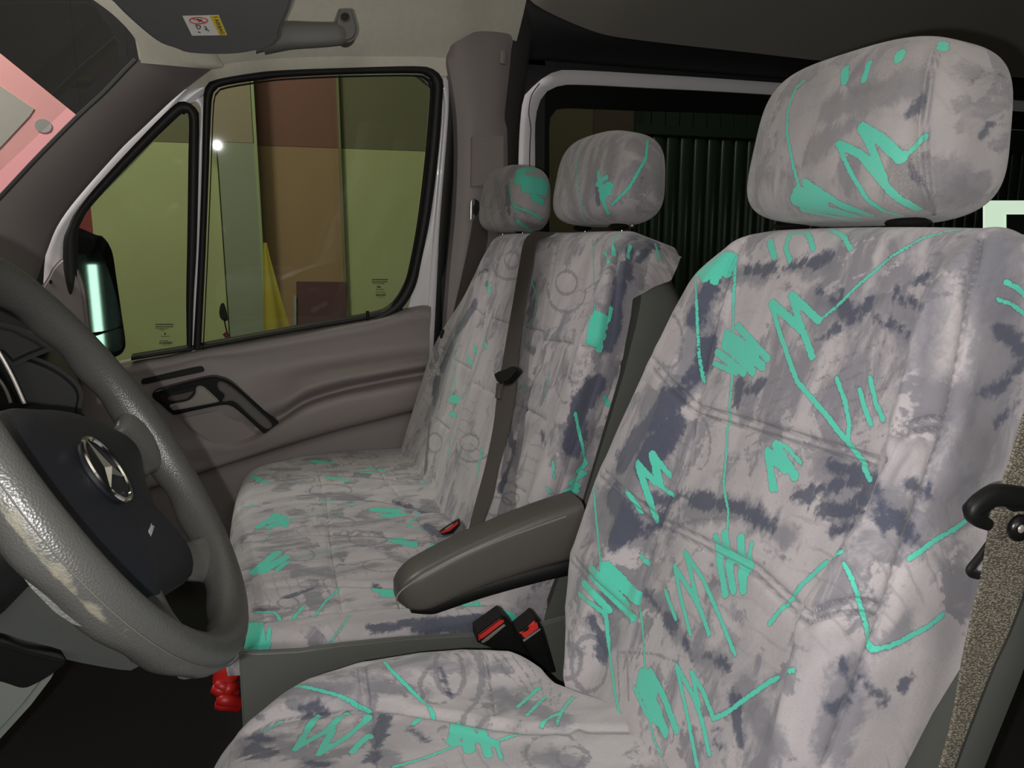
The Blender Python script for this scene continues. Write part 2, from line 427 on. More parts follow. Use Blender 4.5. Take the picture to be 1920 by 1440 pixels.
def cushion_grid(Yc, Xf, Xr, Z, Wtab, D, r, n, m, rf=.05, Df=.08, shape=None, rise=0, corner=None):
    """seat cushion: s across Y, t from rear (0) to front over the nose"""
    Ln = Xr-Xf
    t = np.linspace(0, Ln-rf+rf*math.pi/2+Df, m); s = np.linspace(-1, 1, n)
    S, T = np.meshgrid(s, t, indexing='ij')
    f = Ln-rf; q = np.clip((T-f)/rf, 0, math.pi/2)
    v = np.where(T < f, T, f+rf*np.sin(q)); dt = np.where(T < f, 0, rf*(1-np.cos(q)))+np.maximum(T-f-rf*math.pi/2, 0)
    W = np.interp(v, [a for a, b in Wtab], [b for a, b in Wtab])
    a = S*(W-r+r*math.pi/2+D); u, ds = fold(a, W, r, 1)
    # rounded front corners in plan
    if corner: v = v-corner*(np.abs(u)/W.max())**4*smooth01((v-(Ln-.25))/.25)
    w = -np.sqrt(ds**2+dt**2+1e-12)
    w = np.maximum(w, -(max(D, Df)+r))
    if shape is not None: w = w+shape(u, v, W, ds, Ln)
    P = np.stack([Xr-v, Yc+u, Z+w+rise*v/Ln], -1)
    return P.reshape(-1, 3)

def headrest_grid(c, W, H, Dp, al, n, m, taper=.06, bow=.02, k=2.9, topback=.0):
    """closed puffy block: superquadric, front flatter"""
    al = math.radians(al)
    vv = np.array([math.sin(al), 0, math.cos(al)]); ww = np.array([-math.cos(al), 0, math.sin(al)]); uu = np.array([0, 1.0, 0])
    a = np.linspace(-math.pi/2, math.pi/2, m); b = np.linspace(0, 2*math.pi, n)
    B, A = np.meshgrid(b, a, indexing='ij'); q = 2/k
    # even spacing through a box to superellipse direction map
    sg = lambda x, p: np.sign(x)*np.abs(x)**p
    z = np.sin(A); cz = np.cos(A)
    nx, ny = np.cos(B), np.sin(B)
    rr = (np.abs(nx*cz)**k+np.abs(ny*cz)**k+np.abs(z)**k)**(-1/k)
    x, y, zz = nx*cz*rr, ny*cz*rr, z*rr
    # x: depth(front +), y: across, zz: up
    y = y*(1-taper*zz); xd = x*Dp/2*(1-.10*zz)+bow*(1-y*y)*(x > 0)*0
    P = np.array(c)+(y*W/2)[..., None]*uu+(zz*H/2)[..., None]*vv+(xd-.012*y*y-.5*topback*(zz+1))[..., None]*ww
    return P.reshape(-1, 3)

def PX(ox, oy, s, *pts): return [(ox+x/s, oy+y/s) for x, y in pts]
# ================================================================== SETTING
YD = 2.38                      # inner face of the passenger door
gd = ray(418, 268); GN = gd/np.linalg.norm(gd)      # door glass leans in 6 degrees
P0 = at(370, 650, AY, YD+.01)
GP = (GN, GN@P0)               # plane of the door's upper frame and glass
TO = -GN                       # towards the cabin

# ---- cab floor and outside ground
fl = slab('floor', [(-1.6, -.1, .12), (3.2, -.1, .12), (3.2, 2.5, .12), (-1.6, 2.5, .12)], AZ, M_CARPET, thick=.04, bevel=0); props(fl, kind='structure', label='black floor mat of the van cab')
M_GRND = plain('hall_floor_concrete', (.10, .10, .09), .8, vary=.3)
gr = slab('floor_hall', [(-9, 2.5, -.4), (9, 2.5, -.4), (9, 9, -.4), (-9, 9, -.4)], AZ, M_GRND, thick=.05, bevel=0); props(gr, kind='structure', label='grey concrete floor of the hall outside')

# ---- hall wall with painted fields (outside the passenger window)
YW = 4.7
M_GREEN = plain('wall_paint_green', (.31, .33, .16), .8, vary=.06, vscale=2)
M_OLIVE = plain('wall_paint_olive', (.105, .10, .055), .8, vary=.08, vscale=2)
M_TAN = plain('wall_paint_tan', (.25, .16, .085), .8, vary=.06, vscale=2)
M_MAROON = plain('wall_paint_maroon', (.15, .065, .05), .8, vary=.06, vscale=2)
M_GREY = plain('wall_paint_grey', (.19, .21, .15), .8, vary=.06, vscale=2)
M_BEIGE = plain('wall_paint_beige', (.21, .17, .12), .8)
M_REDW = plain('wall_paint_red', (.17, .022, .018), .8)
M_DKW = plain('wall_dark', (.006, .005, .006), .9)
hw = root('wall_hall', (0, YW, -.4), kind='structure'); hw['label'] = 'painted hall wall seen through the passenger window'
def wallfield(name, x0, x1, yt, yb, mat, off=0.0, th=.05):
    a, b = at(x0, yb, AY, YW-off), at(x1, yb, AY, YW-off)
    zt = at((x0+x1)/2, yt, AY, YW-off)[2] if yt is not None else 4.0; zb = a[2] if yb < 1400 else -.4
    return box(name, (a[0], YW-off, zb), (b[0], YW-off+th, zt), mat, hw, bevel=0)
zb = at(600, 277, AY, YW)[2]
def field(name, x0, x1, z0, z1, mat, off=0.0, th=.05, yref=400):
    a, b = at(x0, yref, AY, YW-off)[0], at(x1, yref, AY, YW-off)[0]
    return box(name, (a, YW-off, z0), (b, YW-off+th, z1), mat, hw, bevel=.002)
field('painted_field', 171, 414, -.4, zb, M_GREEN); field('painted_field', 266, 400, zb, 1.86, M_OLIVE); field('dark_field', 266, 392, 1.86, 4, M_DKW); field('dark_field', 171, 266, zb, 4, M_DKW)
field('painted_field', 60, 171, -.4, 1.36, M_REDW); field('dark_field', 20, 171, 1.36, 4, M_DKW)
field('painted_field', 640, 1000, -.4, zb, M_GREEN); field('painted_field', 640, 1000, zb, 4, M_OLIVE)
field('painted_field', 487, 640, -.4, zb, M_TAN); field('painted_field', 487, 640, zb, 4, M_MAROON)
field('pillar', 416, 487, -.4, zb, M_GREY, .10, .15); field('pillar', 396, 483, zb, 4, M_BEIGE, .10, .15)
field('edge_strip', 484, 490, -.4, 4, plain('pillar_edge', (.22, .27, .13), .7), .12, .10)
field('edge_strip', 640, 645, -.4, 4, plain('wall_strip', (.14, .13, .06), .7), .03, .05)
field('painted_field', 1000, 1180, -.4, 4, plain('wall_brown', (.055, .042, .018), .8))
field('painted_field', 1110, 1184, -.4, 4, plain('wall_brown_dark', (.040, .022, .014), .8), .01, .04)
wn = box('wall_nose', (-9, YW+.2, -.4), (-1.4, YW+.3, 4.5), M_DKW, bevel=0); props(wn, kind='structure', label='dark hall wall ahead of the van')
wb = box('wall_back', (1.5, YW+.35, -.4), (9, YW+.45, 4.5), M_DKW, bevel=0); props(wb, kind='structure', label='dark wall behind the gate')

# ---- corrugated dark green gate behind the sliding door window
M_GATE = plain('dark_green_gate_paint', (.022, .032, .025), .25, metal=.2, spec=.8)
YG = 4.75
gate = root('metal_gate', (3.4, YG, -.4), 'dark green ribbed metal gate seen through the sliding door window', 'gate')
xs0, xs1 = at(1192, 330, AY, YG)[0], 6.2
npan = int((xs1-xs0)/.105)
zr = at(1300, 258, AY, YG)[2]
for i in range(npan):
    x = xs0+i*.105
    prof = [(0, 0)]+[(.05-.046*math.cos(q), -.030*math.sin(q)**.7) for q in np.linspace(.15, math.pi-.15, 9)]+[(.100, 0)]
    V = []
    for z in (-.35, zr): V += [(x+a, YG+b, z) for a, b in prof]
    V += [(p[0], p[1]+.012, p[2]) for p in V]
    k = len(prof); F = []
    for j in range(k-1): F += [(j, j+1, k+j+1, k+j), (2*k+j, 3*k+j, 3*k+j+1, 2*k+j+1)]
    F += [tuple(list(range(k))+[2*k+j for j in range(k)][::-1]), tuple([k+j for j in range(k)]+[3*k+j for j in range(k)][::-1])]
    F += [(0, k, 3*k, 2*k), (k-1, 2*k-1, 4*k-1, 3*k-1)]
    mesh('slat', V, F, M_GATE, gate, sharp=60)
    V2 = [(x, YG-.005, zr+.06), (x+.098, YG-.005, zr+.06), (x+.098, YG-.005, 3.2), (x, YG-.005, 3.2)]
    slab('upper_panel', V2, (0, -1, 0), M_GATE, gate, thick=.02, bevel=.003)
box('cross_rail', (xs0-.05, YG-.05, zr), (xs1, YG+.02, zr+.06), M_GATE, gate, bevel=.004)
box('edge_post', (xs0-.14, YG-.04, -.4), (xs0-.005, YG+.04, 3.2), M_DKW, gate, bevel=.004)

# ---- body side behind the cab with the sliding door window
YS = 2.42
ws = root('wall_right', (1.5, YS, .1), kind='structure'); ws['label'] = 'dark body side behind the cab'
o_out = PX(840, 0, 2.909, (385, 1500), (385, 880), (410, 550), (480, 460), (560, 400), (660, 382), (1100, 405), (1850, 455), (3000, 545))
o_in = PX(840, 0, 2.909, (475, 1500), (475, 880), (479, 640), (520, 520), (600, 470), (720, 462), (1100, 480), (1850, 522), (3000, 605))
w_in = PX(840, 0, 2.909, (560, 1500), (560, 880), (562, 660), (590, 600), (650, 587), (760, 590), (1100, 603), (1850, 632), (3000, 700))
far_out = ys(o_out, YS); far_in = ys(o_in, YS); far_w = ys(w_in, YS)
far_out[-1] = np.array([3.6, YS, far_out[-2][2]]); far_in[-1] = np.array([3.6, YS, far_in[-2][2]]); far_w[-1] = np.array([3.6, YS, far_w[-2][2]])
sw = root('window_2', far_w[1], kind='structure'); sw['label'] = 'sliding door window with broad black border'
ribbon('white_frame', far_out, far_in, (0, -1, 0), M_WHITE, sw, N=90, thick=.03, bulge=.006)
inn = ys(PX(840, 0, 2.909, (445, 1500), (445, 880), (452, 700), (440, 620), (455, 520), (500, 455)), YS-.008)
tube('weld_seam', inn, .0016, M_RUB, sw, N=30, seg=6)
ribbon('glass_border', [p+np.array([0, .012, 0]) for p in far_in], [p+np.array([0, .012, 0]) for p in far_w], (0, -1, 0), plain('black_glass_border', (.004, .004, .004), .3), sw, N=90, thick=.006, bulge=0)
gx = far_w[1][0]-.01; gz = max(p[2] for p in far_w)+.01
slab('pane', [(gx, YS+.02, .6), (3.6, YS+.02, .6), (3.6, YS+.02, gz), (gx, YS+.02, gz)], (0, -1, 0), glass('rear_window_glass', (.62, .66, .6), .02), sw, thick=.004, bevel=0)
# body panels round the window
xl = min(p[0] for p in far_out); zt = max(p[2] for p in far_out)
A = catmull(far_out, 60); A2 = A.copy(); A2[:, 2] = 1.95; A2[:, 0] = np.maximum(A2[:, 0]-.0, A2[:, 0]); A2[:8, 0] = .62
B2 = A.copy()
for i in range(len(A)):
    if A[i][2] < zt-.035: B2[i] = (.60, YS+.0, A[i][2])
    else: B2[i] = (A[i][0], YS, 1.95)
ribbon('side_panel', B2+[0, .006, 0], A+[0, .006, 0], (0, -1, 0), M_DARK, ws, sm=False, thick=.03, bulge=0)
box('corner_panel', (.55, YS+.004, .12), (xl+.09, YS+.03, 1.95), M_DARK, ws, bevel=0)
box('corner_panel', (.55, YS+.004, zt+.001), (xl+.25, YS+.03, 1.95), M_DARK, ws, bevel=0)
box('lower_side', (.55, YS+.03, .12), (3.6, YS+.05, .75), M_DARK, ws, bevel=0)
br = box('wall_rear', (3.6, -.9, .1), (3.66, 2.5, 2.1), M_DARK, bevel=0); props(br, kind='structure', label='dark rear end of the van interior')

# ---- rear roof lining: edge curve traced over the black rail, rising to the van centre
redge = ys([(985, -8), (1012, 14), (1070, 42), (1130, 64), (1190, 74), (1290, 86), (1400, 98), (1520, 112)], 2.30)
redge = catmull(redge, 30)
last = redge[-1]; redge = np.vstack([redge, [last[0]+.8, 2.30, last[2]+.0], [last[0]+1.6, 2.30, last[2]]])
rows = []
for k in range(14):
    t = k/13
    rows.append(np.c_[redge[:, 0], redge[:, 1]-2.9*t, redge[:, 2]+.24*np.sin(t*math.pi)**.8])
V = np.vstack(rows); n_ = len(redge)
V = np.vstack([V, V+[0, 0, .03]]); k_ = 14*n_
F = grid_faces(14, n_)+[tuple(i+k_ for i in f[::-1]) for f in grid_faces(14, n_)]
rr_ = mesh('ceiling_rear', V, F, M_ROOF); props(rr_, kind='structure', label='dark grey cloth roof lining behind the cab')
# rail between window and roof
ra = redge.copy(); rb = redge.copy(); rb[:, 2] = zt+.015; rb[:, 1] = YS-.005
ribbon('trim_3', ra+[0, .02, .02], rb, (0, -1, 0), M_DARK, sm=False, thick=.03, bulge=.02)
bpy.data.objects['trim_3']['kind'] = 'structure'; bpy.data.objects['trim_3']['label'] = 'black roof rail over the sliding door window'

# ---- front roof headliner: cove above the door rising to the roof
hl_low = on([(262, 118), (330, 130), (400, 124), (450, 116), (520, 110), (620, 106), (720, 106), (800, 106), (850, 108), (905, 90), (965, 90)], GP, -.01)
hl_low = catmull(hl_low, 40)
rows = []
prof = [(0, -.05), (0, 0), (.035, .03), (.08, .075), (.13, .13), (.20, .185), (.30, .225), (.48, .25), (.8, .27), (1.3, .28), (1.9, .27), (2.4, .2), (2.9, .0)]
for dy, dz in prof:
    R = hl_low.copy(); R[:, 1] -= dy; R[:, 2] += dz
    # front edge runs forward over the windscreen
    rows.append(R)
V = np.vstack(rows); n_ = len(hl_low)
# pull the front edge: the headliner's front border leans toward the screen
V2 = V+np.array([0, .01, .03]); F = grid_faces(len(prof), n_)
F = F+[tuple(i+len(V) for i in f[::-1]) for f in F]
hl = mesh('ceiling', np.vstack([V, V2]), F, M_HEAD); props(hl, kind='structure', label='pale beige felt headliner of the cab')
# header strip along the windscreen, rising forward-left in view
hs = ribbon('trim_4', ys([(140, -20), (175, 0), (215, 30), (248, 65), (262, 92), (264, 118)], 2.12), ys([(300, -20), (340, 10), (380, 60), (410, 110), (420, 125), (400, 130)], 2.2), (0, -1, -.2), M_HEAD, N=24, thick=.02, bulge=.012)
props(hs, kind='structure', label='pale headliner edge along the windscreen')

# ---- A pillar trim
apL = ys([(-260, 640), (-120, 500), (0, 378), (75, 298), (150, 222), (200, 176), (240, 134), (252, 122), (262, 112)], 2.12)
apR = ys([(-60, 760), (40, 600), (84, 482), (120, 404), (215, 292), (268, 240), (325, 186), (362, 156), (402, 126)], 2.30)
ap = ribbon('trim_1', apL, apR, (.3, -1, 0), M_TRIM, N=50, thick=.03, bulge=.03, nc=11, flat=2.0); props(ap, kind='structure', label='taupe windscreen pillar trim')
blk = tube('trim_2', [p+np.array([-.008, .015, 0]) for p in apL], .009, M_RUB, N=40, seg=8); props(blk, kind='structure', label='black seal along the windscreen pillar')

# ---- windscreen glass
wA, wB = apL[2]+np.array([-.04, 0, .03]), apL[-1]+np.array([-.03, 0, .02]); wA = wA+(wA-wB)*.6
wsg = slab('window_1', [wA+[0, .02, 0], wB+[0, .02, 0], wB-[0, 2.2, 0], wA-[0, 2.2, 0]], (.7, 0, -.7), glass('windscreen_glass', (.9, .93, .9), .01, 1.05), thick=.004, bevel=0)
props(wsg, kind='structure', label='windscreen glass left of the pillar')

# ---- B pillar trim
bp = root('trim_5', (.62, 2.33, .3), kind='structure'); bp['label'] = 'taupe belt pillar trim behind the door'
bl = PX(0, 0, 1, (846, 84), (840, 112), (848, 160), (856, 220), (858, 300), (854, 400), (843, 520), (834, 640), (822, 760), (805, 880), (795, 1000))
brr = PX(0, 0, 1, (905, 52), (958, 62), (958, 100), (953, 155), (946, 220), (951, 250), (951, 400), (945, 560), (940, 700), (930, 850), (920, 1000))
YB = 2.30
ribbon('pillar_cover', ys(bl, YB), ys(brr, YB), (0, -1, 0), M_TRIM, bp, N=60, thick=.05, bulge=.018, nc=11, flat=3)
ribbon('dark_edge', ys([(958, -12), (960, 62), (953, 158), (944, 222), (951, 250), (950, 420), (946, 600)], YB+.012), ys([(1013, -12), (1000, 60), (985, 158), (976, 222), (972, 300), (970, 420), (966, 600)], YB+.05), (0, -1, 0), plain('charcoal_pillar_edge', (.045, .043, .042), .7), bp, N=40, thick=.05, bulge=.006)
tube('clip', ys([(944, 96), (942, 120)], YB-.02), .006, M_TRIM, bp, N=6, ry=.010)
# black body seal between door and pillar
bs = ribbon('trim_6', on([(325, 205), (400, 118), (500, 108), (700, 103), (805, 104), (846, 118), (860, 165), (856, 260), (842, 420), (828, 600), (815, 760), (795, 905)], GP, -.035),
            on([(345, 215), (408, 136), (500, 126), (700, 121), (800, 122), (826, 136), (834, 165), (832, 260), (818, 420), (806, 600), (798, 760), (775, 905)], GP, -.035), TO, M_RUB, N=90, thick=.02, bulge=.006)
props(bs, kind='structure', label='black rubber door opening seal')

# ================================================================== PASSENGER DOOR
dr = root('door_1', (0, YD, .15), kind='structure'); dr['label'] = 'passenger door with white frame, taupe trim and two windows'
# white painted frame
wo = [(80, 560), (84, 490), (92, 452), (122, 400), (215, 290), (325, 186), (402, 130), (450, 124), (520, 120), (700, 116), (795, 117), (824, 126), (840, 150), (841, 190), (836, 260), (822, 420), (812, 570), (801, 720), (784, 890), (778, 960)]
wi = [(118, 560), (118, 470), (132, 430), (160, 395), (240, 315), (335, 215), (385, 175), (400, 156), (480, 138), (600, 132), (780, 128), (810, 136), (826, 158), (828, 185), (822, 250), (806, 400), (785, 500), (752, 575), (740, 640), (735, 760)]
ribbon('white_frame', on(wo, GP, -.018), on(wi, GP, -.018), TO, M_WHITE, dr, N=130, thick=.03, bulge=.006, nc=7)
ribbon('frame_edge', on([(840, 150), (842, 190), (838, 260), (825, 420), (817, 570), (810, 700), (802, 800), (789, 905)], GP, -.005), on([(822, 150), (833, 190), (829, 260), (815, 420), (803, 570), (796, 700), (786, 800), (774, 905)], GP, -.005), TO, M_WHITE, dr, N=60, thick=.02, bulge=.004)
ribbon('divider_bar', on([(352, 196), (374, 200), (371, 300), (366, 450), (358, 660)], GP, -.012), on([(385, 178), (384, 200), (380, 300), (375, 450), (367, 660)], GP, -.012), TO, M_WHITE, dr, N=40, thick=.02, bulge=.003)
# seals
q_in = [(146, 560), (142, 450), (150, 418), (172, 384), (250, 300), (328, 223), (346, 211), (354, 222), (353, 300), (351, 450), (349, 560), (350, 646)]
q_out = [(122, 560), (118, 462), (128, 425), (150, 385), (232, 292), (318, 204), (344, 190), (368, 204), (373, 240), (369, 450), (363, 560), (360, 655)]
ribbon('quarter_window_seal', on(q_out, GP, .004), on(q_in, GP, .004), TO, M_RUB, dr, N=90, thick=.03, bulge=.008, nc=9, flat=2)
m_in = [(377, 650), (385, 480), (391, 330), (396, 200), (402, 170), (420, 160), (480, 150), (540, 144), (650, 139), (770, 137), (801, 141), (812, 156), (812, 185), (804, 280), (790, 400), (775, 485), (762, 532), (738, 570), (700, 594)]
m_out = [(362, 655), (372, 480), (378, 330), (381, 200), (384, 165), (402, 150), (480, 136), (540, 131), (650, 127), (780, 124), (815, 131), (831, 152), (830, 185), (823, 280), (808, 400), (790, 490), (778, 540), (752, 580), (712, 606)]
ribbon('window_seal', on(m_out, GP, .004), on(m_in, GP, .004), TO, M_RUB, dr, N=110, thick=.03, bulge=.008, nc=9, flat=2)
ribbon('seal_lip', on([(x+(3 if x < 500 else -2), y+3) for x, y in m_in[:-1]], GP, .008), on([(x+(5 if x < 500 else -5), y+6) for x, y in m_in[:-1]], GP, .008), TO, M_BLK, dr, N=100, thick=.01, bulge=.002)
def pane(name, pts, parent):
    return slab(name, on(pts, GP, -.004), TO, M_GLASS, parent, thick=.004, bevel=0)
pane('quarter_pane', [(130, 700), (130, 440), (165, 380), (335, 205), (362, 215), (360, 690)], dr)
pane('window_pane', [(372, 690), (384, 170), (400, 155), (650, 130), (800, 131), (822, 160), (815, 280), (785, 500), (760, 600), (720, 640)], dr)

# etched marks on the panes: small printed dark rows
M_PRINT = plain('etched_print', (.05, .055, .03), .8)
def etched(x0, y0, dx, dy, rows, parent):
    for r, (yy, a, b, h, kind_) in enumerate(rows):
        x = a
        V = []; F = []
        while x < b:
            ww_ = random.choice((1.2, 2, 2.6)) if kind_ else 3.0
            pts = on([(x0+x, y0+yy), (x0+x+ww_, y0+yy), (x0+x+ww_, y0+yy+h), (x0+x, y0+yy+h)], GP, .0012)
            k = len(V); V += pts; F.append((k, k+1, k+2, k+3)); x += ww_+(.9 if kind_ else .7)
        mesh('etched_mark', V, F, M_PRINT, parent, smooth=False)
etched(291, 607, 1, 1, [(0, 1, 31, 2.6, 0), (4.5, 1, 31, 2.2, 0), (8, 1, 24, 1.8, 1), (11, 8, 18, 1.5, 1), (17, 17, 20, 4, 0), (23, 11, 26, 1.6, 1), (31, 9, 24, 1.6, 1), (33.5, 8, 31, 5, 1), (40, 14, 24, 1, 1)], dr)
etched(697, 523, 1, 1, [(0, 1, 27, 2.6, 0), (4.5, 0, 27, 2.2, 0), (8, 3, 22, 1.8, 1), (13, 10, 16, 4, 0), (19, 8, 22, 1.6, 1), (24, 8, 24, 1.4, 1), (28, 8, 24, 4.5, 1), (34, 13, 22, 1, 1)], dr)

# sculpted inner trim: control net of (px, py, height into the cabin)
cx_ = [40, 130, 205, 260, 320, 385, 455, 525, 575, 640, 700, 752, 790, 808]
top = [715, 698, 684, 672, 662, 648, 637, 625, 616, 603, 592, 577, 569, 570]
C1 = [760, 745, 735, 730, 712, 690, 700, 693, 683, 672, 663, 656, 651, 649]
RG = [815, 806, 800, 790, 780, 770, 775, 760, 732, 713, 702, 693, 687, 684]
VL = [850, 845, 840, 830, 820, 810, 812, 782, 752, 731, 718, 708, 702, 699]
LP = [890, 884, 880, 860, 850, 838, 835, 797, 766, 746, 734, 725, 719, 716]
BL = [925, 914, 905, 890, 875, 862, 848, 825, 802, 782, 768, 758, 750, 746]
BT = [970, 954, 940, 920, 902, 882, 860, 838, 822, 803, 788, 776, 768, 764]
lf = np.array([0, 0, 0, 0, 0, .1, .35, .8, 1, 1, 1, 1, .9, .8])
rowsY = [top, [y+9 for y in top], [y+22 for y in top], [(a+b)/2+4 for a, b in zip(top, C1)], C1, [(a+b)/2 for a, b in zip(C1, RG)], RG, VL, LP, BL, BT, [y+5 for y in BT], [y+40 for y in BT], [y+130 for y in BT], [y+280 for y in BT]]
rowsH = [lf*0-.055, lf*0-.006, lf*0+.006, lf*.000+.002, lf*0+.004, lf*.032+.006, lf*.052+.010, lf*.000+.010, lf*.052+.014, lf*.050+.014, lf*.028+.016, lf*0-.004, lf*0-.006, lf*0-.006, lf*0-.006]
def rx(c, r):     # right edge of the trim leans
    if c < 11: return cx_[c]
    f = {11: .45, 12: .8, 13: 1}[c]
    return cx_[c]-f*[0, 0, 0, 2, 3, 4, 5, 6, 7, 9, 11, 11, 14, 40, 50][r]
net = np.array([[at(rx(c, r), rowsY[r][c], AY, YD-rowsH[r][c]) for c in range(14)] for r in range(15)])
net1 = np.array([catmull(net[r], 90) for r in range(15)])
net2 = np.stack([catmull(net1[:, j], 130) for j in range(90)], 1)
Vd = net2.reshape(-1, 3); nb = len(Vd)
F = grid_faces(130, 90)
mesh('trim_panel', np.vstack([Vd, Vd+[0, .04, 0]]), F+[tuple(i+nb for i in f[::-1]) for f in F], M_TRIM, dr, sharp=180)
ribbon('belt_seal', on([(246, 668), (380, 646), (560, 613), (700, 588), (748, 570)], GP, .002), on([(246, 676), (380, 654), (560, 621), (700, 597), (756, 580)], GP, .002), TO, M_RUB, dr, N=60, thick=.03, bulge=.004)
tube('lock_pin', [at(690, 600, AY, YD-.004), at(689, 583, AY, YD-.004)], .0045, M_BLK, dr, N=6, label='black lock pin on the window sill')
slab('screw_cover', [at(781+9*math.cos(a), 591+9*math.sin(a), AY, YD-.0085) for a in np.linspace(0, 2*math.pi, 20, endpoint=False)], (0, -1, 0), M_TRIM, dr, thick=.003, bevel=.0015)
# door pull arm bezel (black), lever recess and grip
BZ = lambda *p: PX(240, 560, 3.31, *p)
def ysn(pts, Y): return ys(pts, Y)
bez = BZ((150, 590), (170, 572), (300, 535), (500, 488), (570, 492), (640, 520), (760, 620), (900, 740), (1018, 845), (1024, 866), (1012, 888), (950, 903), (900, 890), (800, 800), (700, 710), (640, 668), (580, 662), (430, 692), (300, 720), (265, 712), (200, 655), (155, 620))
dp = root('door_pull', ys([(420, 760)], YD)[0], None); dp.parent = dr; dp.location = Vector(np.array(dp.location)-wloc(dr))
slab('bezel', ysn(bez, YD-.045), (0, -1, 0), M_BEZ, dp, thick=.05, bevel=.004, seg=3, sm=90)
grip = BZ((560, 520), (600, 525), (680, 580), (800, 690), (880, 765), (890, 800), (850, 805), (760, 730), (680, 655), (640, 635), (585, 640), (600, 600), (560, 560))
slab('grip', ysn(grip, YD-.050), (0, -1, 0), plain('satin_grip_plastic', (.10, .09, .085), .38), dp, thick=.012, bevel=.005, sm=70, seg=3)
cup = BZ((195, 600), (230, 585), (460, 535), (490, 550), (575, 630), (570, 650), (540, 660), (300, 700), (270, 695), (205, 625))
slab('lever_cup', ysn(cup, YD-.0465), (0, -1, 0), M_BLK, dp, thick=.01, bevel=.003, sm=60)
lev = BZ((262, 660), (370, 636), (415, 595), (425, 550), (460, 546), (495, 570), (560, 632), (545, 645), (420, 670), (300, 692), (275, 690))
slab('lever', ysn(lev, YD-.056), (0, -1, 0), M_SILV, dp, thick=.010, bevel=.004, sm=60, seg=3, label='grey metallic door release lever')
lev2 = BZ((245, 605), (330, 586), (410, 568), (405, 590), (370, 625), (330, 634), (255, 640))
slab('lever_back', ysn(lev2, YD-.049), (0, -1, 0), plain('dull_bronze', (.10, .085, .075), .35, metal=.3), dp, thick=.01, bevel=.003, sm=40)
slot = BZ((80, 520), (90, 500), (130, 490), (420, 424), (465, 428), (472, 442), (460, 455), (300, 490), (110, 530), (85, 530))
slab('switch_slot', ysn(slot, YD-.0125), (0, -1, 0), M_BLK, dr, thick=.006, bevel=.002, sm=60)
dpk = BZ((332, 742), (350, 730), (600, 676), (640, 690), (760, 800), (905, 915), (860, 932), (740, 942), (600, 925), (500, 890), (400, 820), (335, 762))
slab('pocket_lid', ysn(dpk, YD-.020), (0, -1, 0), M_TRIM, dr, thick=.02, bevel=.006, sm=80, seg=3)
# mirror triangle cover
sail = ys([(60, 560), (88, 520), (95, 505), (112, 486), (124, 484), (140, 500), (156, 540), (164, 600), (172, 700), (110, 720), (20, 720), (20, 600)], YD-.03)
slab('mirror_cover', sail, (0, -1, 0), M_TRIM, dr, thick=.03, bevel=.008, sm=50, seg=3)
slab('screw_cap', [at(95+3*math.cos(a), 529+4*math.sin(a), AY, YD-.0315) for a in np.linspace(0, 2*math.pi, 12, endpoint=False)], (0, -1, 0), M_BLK, dr, thick=.002, bevel=.0005)

# ---- exterior mirror
mr = root('side_mirror', ys([(170, 560)], 2.62)[0], 'black door mirror with two glasses outside the quarter window', 'mirror')
YM = 2.62
MN = np.array([.85, -.53, 0]); MD = MN@ys([(170, 560)], YM)[0]
mys = lambda p, o: [at(x, y, MN, MD+o) for x, y in p]
mo = [(128, 440), (192, 441), (206, 448), (218, 470), (226, 520), (236, 590), (243, 645), (236, 664), (205, 674), (150, 668), (128, 640)]
slab('housing', mys(mo, 0), MN, M_BLK, mr, thick=.10, bevel=.018, sm=70, seg=4)
mg = [(130, 448), (165, 447), (185, 460), (205, 510), (222, 570), (227, 610), (170, 624), (130, 622)]
M_MIR = plain('mirror_glass', (.55, .66, .64), .03, metal=1)
slab('mirror_glass', mys(mg, .002), MN, M_MIR, mr, thick=.003, bevel=.001, sm=50)
slab('wide_glass', mys([(130, 630), (175, 631), (228, 616), (231, 650), (205, 662), (150, 660), (130, 655)], .002), MN, M_MIR, mr, thick=.003, bevel=.001, sm=40)

a0_ = ys([(110, 640)], YD+.02)[0]; tube('mirror_arm', [a0_, a0_+np.array([0, .10, -.01]), ys([(150, 640)], YM+.02)[0]], .02, M_BLK, mr, N=14, seg=12)
# ================================================================== ROOF FITTINGS
vs = root('sun_visor', ys([(420, 60)], 1.9)[0], 'dark grey sun visor folded up with airbag warning sticker', 'sun visor')
VP = (np.array([0, -.45, -.9])/np.linalg.norm([0, -.45, -.9]),)
vis = [(180, -40), (215, 10), (262, 55), (300, 84), (330, 95), (352, 103), (400, 106), (450, 104), (500, 94), (518, 84), (528, 60), (526, -40)]
YV = 1.86
slab('visor_body', [at(x, y, (0, .75, 1), .75*YV+at(420, 100, AY, YV)[2]) for x, y in vis], (0, -.75, -1), M_VISOR, vs, thick=.02, bevel=.008, sm=90, seg=3)
zv = .75*YV+at(420, 100, AY, YV)[2]
vpl = lambda pts, o: [at(x, y, (0, .75, 1), zv-o) for x, y in pts]
st = PX(0, 0, 2, (684, 60), (820, 57), (852, 132), (720, 134))
slab('sticker', vpl(st, .0014), (0, -.75, -1), plain('sticker_white', (.72, .70, .66), .5), vs, thick=.0006, bevel=0, label='white and yellow airbag warning sticker')
slab('sticker_band', vpl(PX(0, 0, 2, (786, 59), (820, 58), (851, 131), (822, 132)), .0020), (0, -.75, -1), plain('sticker_yellow', (.68, .50, .05), .5), vs, thick=.0005, bevel=0)
ring = catmull([(745+34*math.cos(a), 77+12*math.sin(a)) for a in np.linspace(0, 2*math.pi, 16, endpoint=False)], 32, True)
tube('prohibition_ring', vpl(PX(0, 0, 2, *ring), .0022), .0011, plain('sticker_red', (.55, .05, .04), .5), vs, closed=True, N=32, seg=5)
